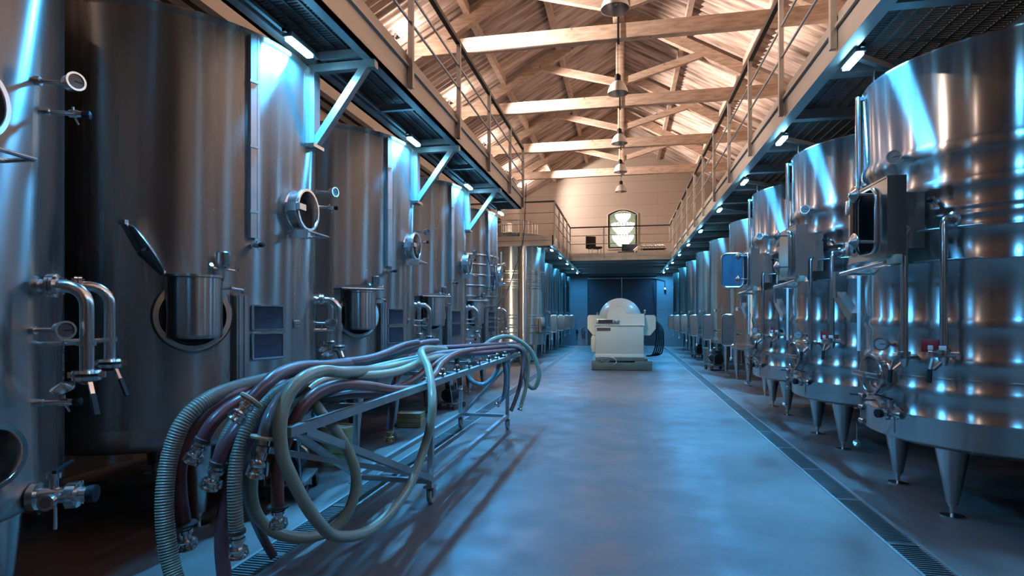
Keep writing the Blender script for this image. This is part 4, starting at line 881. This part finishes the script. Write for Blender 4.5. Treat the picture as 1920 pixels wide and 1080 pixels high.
for k in range(9):
    y = 4.9+.42*k; m = MB(); x = xb+.08*(y-ya)/5.85
    m.cyl((x, y, zt), (x, y, zt+.085), .012, n=8); m.along((x, y-.0, zt+.085), (0, 0, 1), [(.02, 0), (.022, .01), (.012, .02)], 10); m.cyl((x-.03, y, zt+.05), (x+.03, y, zt+.05), .009, n=8); m.build('hose_peg', FIT, t)

HOSES = [
 ('corr', 0.046, 'ribbed grey hose hanging to the floor at the far left of the hose trolley', None, [(-2.049, 2.4, 0.179), (-2.155, 2.43, 0.348), (-2.206, 2.441, 0.535), (-2.235, 2.466, 0.734), (-2.245, 2.515, 0.907), (-2.217, 2.571, 1.059), (-2.181, 2.68, 1.148), (-2.195, 2.932, 1.184), (-2.192, 3.34, 1.203), (-2.22, 4.245, 1.2), (-2.22, 5.608, 1.183)]),
 ('purple', 0.04, 'purple hose whose steel coupling hangs lowest, just right of the ribbed grey hose', 'flange_dark', [(-2.217, 2.571, 0.527), (-2.238, 2.567, 0.677), (-2.256, 2.584, 0.808), (-2.246, 2.616, 0.939), (-2.209, 2.675, 1.055), (-2.181, 2.782, 1.133), (-2.182, 2.986, 1.166), (-2.251, 3.431, 1.178), (-2.22, 3.995, 1.205), (-2.22, 5.073, 1.22), (-2.22, 6.258, 1.247)]),
 ('purple', 0.036, 'short purple hose with its steel coupling pointing down over the tall purple hose', 'dark', [(-2.056, 2.501, 0.977), (-2.026, 2.527, 1.055), (-2.002, 2.613, 1.119), (-1.991, 2.768, 1.161), (-2.012, 3.121, 1.185), (-2.257, 4.143, 1.15), (-2.265, 4.939, 1.15)]),
 ('purple', 0.038, 'purple hose ending in a wide steel coupling beneath the upper tan gasket', 'plain', [(-1.909, 2.428, 0.887), (-1.886, 2.442, 0.961), (-1.862, 2.488, 1.03), (-1.85, 2.592, 1.101), (-1.865, 2.793, 1.161), (-1.918, 3.139, 1.191), (-2.278, 4.355, 1.12), (-2.261, 5.426, 1.12)]),
 ('purple', 0.036, 'topmost purple hose with an upper tan gasket and coupling at its end', 'tan', [(-1.722, 2.413, 1.2), (-1.699, 2.469, 1.256), (-1.718, 2.618, 1.302), (-1.779, 2.912, 1.316), (-1.856, 3.406, 1.285), (-2.14, 4.559, 1.22), (-2.186, 5.313, 1.24), (-2.221, 6.086, 1.292), (-2.239, 6.694, 1.289)]),
 ('corr', 0.037, 'ribbed beige hose hanging straight down in the middle of the near bundle', 'plain', [(-1.799, 2.419, 0.572), (-1.807, 2.417, 0.698), (-1.82, 2.435, 0.844), (-1.824, 2.475, 0.975), (-1.817, 2.538, 1.074), (-1.815, 2.65, 1.149), (-1.837, 2.849, 1.198), (-1.871, 3.148, 1.217), (-2.271, 4.434, 1.13), (-2.264, 5.434, 1.13)]),
 ('corr', 0.03, 'thin ribbed beige hose showing between two purple hoses near the trolley front', None, [(-2.069, 2.631, 0.838), (-2.05, 2.635, 0.921), (-2.041, 2.677, 0.996), (-2.034, 2.76, 1.06), (-2.014, 2.917, 1.119), (-2.035, 3.269, 1.147), (-2.22, 4.245, 1.115)]),
 ('clear', 0.04, 'clear grey hose with a lower tan gasket and stacked steel coupling', 'tan2', [(-1.72, 2.516, 1.004), (-1.714, 2.537, 1.07), (-1.729, 2.616, 1.135), (-1.751, 2.764, 1.188), (-1.802, 3.06, 1.209), (-2.22, 4.334, 1.123), (-2.22, 5.328, 1.118)]),
 ('pale', 0.036, 'pale hose making the widest loop in front of the trolley', None, [(-2.1, 6.576, 1.2), (-1.864, 5.137, 1.28), (-1.643, 4.671, 1.155), (-1.476, 4.296, 0.983), (-1.455, 4.198, 0.793), (-1.507, 4.188, 0.586), (-1.542, 3.978, 0.363), (-1.584, 3.664, 0.242), (-1.609, 3.353, 0.24), (-1.625, 3.044, 0.338), (-1.611, 2.843, 0.478), (-1.614, 2.69, 0.649), (-1.626, 2.585, 0.814), (-1.636, 2.532, 0.931), (-1.634, 2.512, 1.065), (-1.632, 2.553, 1.182), (-1.607, 2.64, 1.272), (-1.611, 2.843, 1.301), (-1.613, 3.148, 1.269), (-1.901, 4.344, 1.18), (-1.916, 5.402, 1.18)]),
 ('pale', 0.034, 'pale green hose looping down below and behind the widest loop', None, [(-1.707, 3.334, 1.173), (-1.779, 2.912, 1.147), (-1.87, 2.792, 1.003), (-1.949, 2.777, 0.831), (-1.984, 2.79, 0.638), (-1.966, 2.824, 0.498), (-1.896, 2.889, 0.391), (-1.79, 3.012, 0.329), (-1.699, 3.131, 0.338), (-1.621, 3.198, 0.44), (-1.58, 3.206, 0.616), (-1.597, 3.151, 0.788), (-1.656, 3.089, 0.939), (-1.715, 3.026, 1.056), (-1.798, 3.112, 1.118), (-1.837, 3.512, 1.15)]),
 ('red', 0.036, 'red brown hose arching over the front rail and dropping to a dark coupling', 'dark_flange', [(-1.774, 2.709, 0.606), (-1.777, 2.708, 0.731), (-1.761, 2.712, 0.861), (-1.698, 2.704, 1.012), (-1.657, 2.752, 1.125), (-1.637, 2.889, 1.189), (-1.643, 3.142, 1.191), (-1.664, 3.546, 1.136), (-1.649, 3.957, 1.059), (-1.653, 4.465, 1.013), (-1.696, 4.966, 1.056), (-1.771, 5.461, 1.136), (-1.814, 6.166, 1.185), (-1.762, 7.195, 1.175), (-1.504, 8.265, 1.164)]),
 ('purple', 0.038, 'dark purple hose dropping past the bottom of the picture beside the ribbed beige one', None, [(-1.916, 2.528, 0.127), (-1.968, 2.549, 0.312), (-1.992, 2.564, 0.478), (-1.985, 2.586, 0.646), (-1.962, 2.621, 0.786), (-1.935, 2.677, 0.925), (-1.89, 2.737, 1.041), (-1.867, 2.895, 1.126), (-1.851, 3.203, 1.159), (-2.136, 4.451, 1.1)]),
 ('purple', 0.03, 'dark purple hose with a cut tail lying against the floor drain', None, [(-2.245, 3.381, 0.034), (-2.279, 3.323, 0.168), (-2.251, 3.176, 0.374), (-2.206, 3.032, 0.599), (-2.141, 2.943, 0.781), (-2.058, 2.908, 0.944), (-1.985, 2.973, 1.056), (-1.914, 3.191, 1.114), (-2.124, 4.236, 1.08)]),
 ('pale', 0.036, 'pale hose lying flat and straight along the middle of the bundle', None, [(-1.736, 2.92, 1.176), (-1.767, 3.118, 1.203), (-1.755, 3.426, 1.209), (-1.715, 3.74, 1.185), (-1.764, 4.342, 1.161), (-1.84, 5.142, 1.18), (-1.91, 5.943, 1.164), (-1.857, 6.769, 1.107)]),
 ('purple', 0.036, 'purple hose running the whole length of the trolley along its back edge', None, [(-2.076, 3.057, 1.191), (-2.051, 3.266, 1.24), (-2.22, 3.917, 1.22), (-2.22, 4.625, 1.195), (-2.22, 5.382, 1.219), (-2.249, 6.162, 1.24), (-2.205, 6.905, 1.2), (-1.836, 7.501, 1.2), (-1.554, 8.543, 1.19)]),
 ('purple', 0.034, 'purple hose with a blunt end on the crest of the bundle', None, [(-2.042, 3.166, 1.244), (-1.977, 3.586, 1.268), (-2.016, 4.394, 1.261), (-2.122, 5.29, 1.31), (-2.121, 5.698, 1.322)]),
 ('purple', 0.034, 'low purple hose along the front rail of the trolley', None, [(-1.835, 3.003, 1.041), (-1.819, 3.21, 1.081), (-1.802, 3.519, 1.079), (-1.766, 4.035, 1.031), (-1.79, 4.642, 1.042), (-1.829, 5.246, 1.101), (-1.843, 6.058, 1.174), (-1.747, 6.995, 1.133), (-1.448, 8.174, 1.116)]),
 ('blue', 0.032, 'bluish hose in the shadow at the back of the bundle', None, [(-2.201, 3.135, 1.104), (-2.125, 3.354, 1.155), (-2.027, 3.577, 1.188), (-1.967, 4.098, 1.184), (-1.947, 4.917, 1.196), (-1.927, 5.94, 1.198), (-1.829, 7.182, 1.168)]),
 ('pale', 0.034, 'pale hose arching over the far end of the trolley and looping back up', None, [(-1.941, 7.772, 1.17), (-1.81, 7.899, 1.27), (-1.632, 8.036, 1.304), (-1.462, 8.121, 1.226), (-1.32, 8.199, 1.077), (-1.237, 8.216, 0.885), (-1.214, 8.22, 0.724), (-1.275, 8.208, 0.562), (-1.357, 8.192, 0.586), (-1.41, 8.182, 0.709), (-1.388, 8.237, 0.881), (-1.366, 8.292, 1.009)]),
 ('blue', 0.032, 'pale blue hose looping low behind the far legs of the trolley', None, [(-2.024, 7.653, 1.088), (-2.103, 7.638, 0.956), (-2.125, 7.634, 0.825), (-2.067, 7.645, 0.708), (-1.931, 7.672, 0.656), (-1.802, 7.697, 0.73), (-1.716, 7.714, 0.869), (-1.68, 7.721, 1.022), (-1.665, 7.724, 1.139)]),
 ('blue', 0.034, 'pale blue hose hanging inside the far end of the trolley with a coupling', 'small', [(-1.68, 7.721, 0.43), (-1.622, 7.732, 0.532), (-1.601, 7.737, 0.773), (-1.629, 7.731, 0.971), (-1.701, 7.717, 1.103), (-1.775, 7.397, 1.157)]),
 ('purple', 0.03, 'purple hose hanging outside the far right leg of the trolley', None, [(-1.526, 7.7, 0.306), (-1.459, 7.815, 0.511), (-1.41, 7.876, 0.756), (-1.406, 7.979, 1.0), (-1.45, 7.97, 1.128), (-1.614, 7.836, 1.17)]),
 ('pale', 0.03, 'pale hose hanging with a coupling just outside the far end of the trolley', 'small', [(-1.453, 8.071, 0.324), (-1.409, 8.131, 0.508), (-1.373, 8.189, 0.77), (-1.388, 8.186, 1.016), (-1.468, 8.068, 1.144), (-1.614, 7.836, 1.185)]),
 ('purple', 0.03, 'short purple hose hanging at mid trolley with a coupling', 'small', [(-1.859, 6.361, 0.806), (-1.871, 6.359, 0.94), (-1.889, 6.355, 1.074), (-1.887, 6.457, 1.178), (-1.794, 6.782, 1.192)]),
 ('purple', 0.034, 'purple hose hanging deep inside the trolley with a brass coupling', 'brass', [(-1.963, 4.608, 0.634), (-1.95, 4.611, 0.77), (-1.932, 4.614, 0.929), (-1.94, 4.715, 1.077), (-1.936, 5.021, 1.168)]),
]

def coupling(par, p, d, kind, r):
    p = Vector(p); d = Vector(d).normalized(); s = r/.036
    if kind in ('tan', 'tan2'):
        m = MB(); m.along(p-d*.012, d, [(.02*s, 0), (.062*s, .0), (.066*s, .006), (.062*s, .016), (.02*s, .016)], 28); m.build('tan_gasket', TAN, par)
    if kind in ('flange_dark', 'dark_flange'):
        m = MB(); m.along(p-d*.01, d, [(.02*s, 0), (.058*s, 0), (.063*s, .007), (.058*s, .018), (.02*s, .018)], 28); m.build('dark_gasket', DRUB, par)
    if kind in ('plain', 'dark'):
        m = MB(); m.along(p-d*.02, d, [(r+.002, 0), (r+.006, .004), (r+.006, .02), (r+.002, .024)], 20); m.build('hose_clamp', DRUB, par)
    L = {'tan2': 1.5, 'small': .8}.get(kind, 1.0)
    pr = [(.030, 0), (.030, .02), (.038, .024), (.038, .040), (.030, .044), (.027, .052), (.027, .066), (.040, .070), (.043, .078), (.040, .086), (.031, .092), (.030, .104), (.040, .110), (.042, .122), (.034, .124), (.032, .10)]
    m = MB(); m.along(p, d, [(a*s, b*L*s) for a, b in pr], 24)
    for k in range(2):
        q = (d.orthogonal().normalized()*(1 if k else -1))*.04*s; m.beam(p+d*.075*L*s+q, p+d*.115*L*s+q*1.15, .014, .010)
    m.build('coupling', BRASS if kind == 'brass' else FIT, par)
for kind, r, lab, end, pts in HOSES:
    r = r*.92
    P_ = spline(pts, .004 if kind == 'corr' else .03)
    d0 = P_[0]-P_[1]
    m = MB()
    if kind == 'corr':
        Q = [P_[0]]; acc = 0       # even spacing for the ribs
        for a, b in zip(P_, P_[1:]):
            seg = (b-a).length
            while acc+seg > .0045: 
                u = (.0045-acc)/seg; a = a+(b-a)*u; seg = (b-a).length; Q.append(a.copy()); acc = 0
                if seg < 1e-6: break
            acc += seg
        cut = min(len(Q), 520)
        m.tube(Q, r, 14, fr=lambda k: r*(1.045 if k % 3 == 0 else .95))
    else: m.tube(P_, r, 16)
    h = m.build('hose', HOSE[kind], None, ang=60); tag(h, lab, 'hose', 'hoses on the trolley')
    if end: coupling(h, P_[0], d0, end, r)

# ------------------------------------------------------------------ small things on the floor
def crate(loc, rz, lab, s=(.34, .26, .2)):
    t = thing('wooden_crate', lab, 'crate', loc, rz, 'small wooden crates'); m = MB(); w, d, h = s
    for k in range(3):
        z = h*(k+.5)/3
        for i in (-1, 1): m.box((0, i*d/2, z), (w, .012, h/3-.008)); m.box((i*w/2, 0, z), (.012, d, h/3-.008))
    m.box((0, 0, .01), (w, d, .012)); m.build('slats', WOODB, t, False)
    m = MB(); m.rbox((0, 0, h*.55), (w-.03, d-.03, h*.8), .01); m.build('contents', plain('pale_sacking', (.5, .47, .36), .8) if 'pale_sacking' not in MATS else MATS['pale_sacking'], t)
crate((-3.06, 7.95, 0), .1, 'pale wooden crate on the floor behind the middle of the trolley')
crate((-3.02, 5.75, 0), -.1, 'wooden crate on the floor behind the near trolley legs', (.30, .26, .42))
def pump(loc, rz, lab, s=1.0):
    t = thing('wine_pump', lab, 'pump', loc, rz, 'small wheeled wine pumps'); t.scale = (s, s, s)
    m = MB(); m.rbox((0, 0, .13), (.36, .52, .03), .008); m.build('pump_base', DULL, t)
    m = MB(); m.cyl((0, -.22, .28), (0, .12, .28), .12, n=28); m.rbox((0, -.04, .42), (.14, .16, .09), .01)
    for k in range(12): m.box((.125*math.cos(k*PI/6), -.06, .28+.125*math.sin(k*PI/6)), (.012, .22, .012))
    m.build('motor', BLACK, t)
    m = MB(); m.lathe([(.06, .12), (.09, .14), (.11, .18), (.11, .24), (.09, .27), (.05, .28), (.05, .34), (.07, .345), (.07, .36), (0, .36)], 26, Matrix.Translation((0, 0, .28)) @ Matrix.Rotation(-PI/2, 4, 'X')); m.cyl((0, .2, .38), (0, .2, .50), .04, n=14); m.build('pump_head', FIT, t)
    for i in (-1, 1):
        for j in (-1, 1): m = MB(); m.lathe([(.0, -.02), (.055, -.02), (.055, .02), (0, .02)], 18, Matrix.Translation((i*.17, j*.2, .06)) @ Matrix.Rotation(PI/2, 4, 'Y')); m.build('wheel', DRUB, t)
    m = MB(); m.tube([(-.15, -.25, .14), (-.15, -.36, .55), (.15, -.36, .55), (.15, -.25, .14)], .012, 8); m.build('handle', DULL, t)
pump((-2.98, 4.75, 0), .3, 'black and chrome pump standing behind the near end of the hose trolley')
pump((-2.95, 9.6, 0), -.2, 'small dark pump under the fourth left tank beyond the trolley', .85)
pump((2.62, 17.75, 0), .2, 'black wheeled pump between the legged tanks on the right', 1.25)
pump((2.75, 22.9, 0), .1, 'farther black pump between the legged tanks on the right', 1.1)
m = MB(); m.lathe([(.22, 0), (.27, .5), (.28, .51), (.27, .52), (.25, .5), (.2, .02)], 28); b = tag(m.build('grey_bin', GALV), 'grey tub on the floor between the second and third legged tanks', 'tub'); b.location = (2.85, 20.5, 0)
# wall fittings by the far door
e = thing('fire_extinguisher', 'dark fire extinguisher on the far wall left of the dark door', 'extinguisher', (-2.17, YF-.10, .42))
m = MB(); m.lathe([(0, 0), (.07, .005), (.075, .03), (.075, .38), (.05, .43), (.02, .45), (0, .45)], 20); m.build('cylinder_body', DRUB, e)
m = MB(); m.cyl((0, 0, .44), (0, 0, .52), .02); m.beam((0, 0, .52), (.1, 0, .54), .02, .02); m.build('handle', BLACK, e)
m = MB(); m.tube(spline([(0, 0, .5), (-.1, -.02, .46), (-.12, -.02, .3), (-.1, -.02, .15)], .04), .011, 8); m.build('nozzle_hose', BLACK, e)
e = thing('wall_telephone', 'small dark wall box with a dangling cord left of the fire extinguisher', 'wall box', (-2.52, YF-.03, .75))
m = MB(); m.rbox((0, 0, 0), (.12, .06, .18), .01); m.build('box_body', BLACK, e)
m = MB(); m.tube(spline([(0, -.02, -.08), (.03, -.02, -.2), (-.02, -.02, -.32), (.02, -.02, -.45)], .04), .012, 8); m.build('cord', BLACK, e)
e = thing('wall_camera', 'small camera with a blue light on a bracket right of the dark door', 'camera', (2.03, YF-.02, 3.0))
m = MB(); m.beam((0, -.01, .4), (-.55, -.01, .55), .03, .05); m.beam((0, -.01, .0), (0, -.01, .42), .04, .04); m.build('bracket', BLACK, e, False)
m = MB(); m.lathe([(.05, -.1), (.05, .06), (.03, .07)], 14, Matrix.Translation((0, -.1, 0)) @ Matrix.Rotation(PI/2, 4, 'X')); m.build('camera_body', FIT, e)
m = MB(); m.lathe([(.0, .0), (.03, .002), (.03, .01), (0, .012)], 12, Matrix.Translation((0, -.17, 0)) @ Matrix.Rotation(PI/2, 4, 'X')); m.build('lens', BLUE_GLOW, e)
m = MB(); m.tube(spline([(-.75, 0, .3), (-.70, 0, -.6), (-.62, 0, -1.6), (-.5, 0, -2.3)], .1), .014, 6); tag(m.build('wall_cable', BLACK), 'black cable running down the far wall right of the door', 'cable').location = (2.2, YF-.02, 3.0)
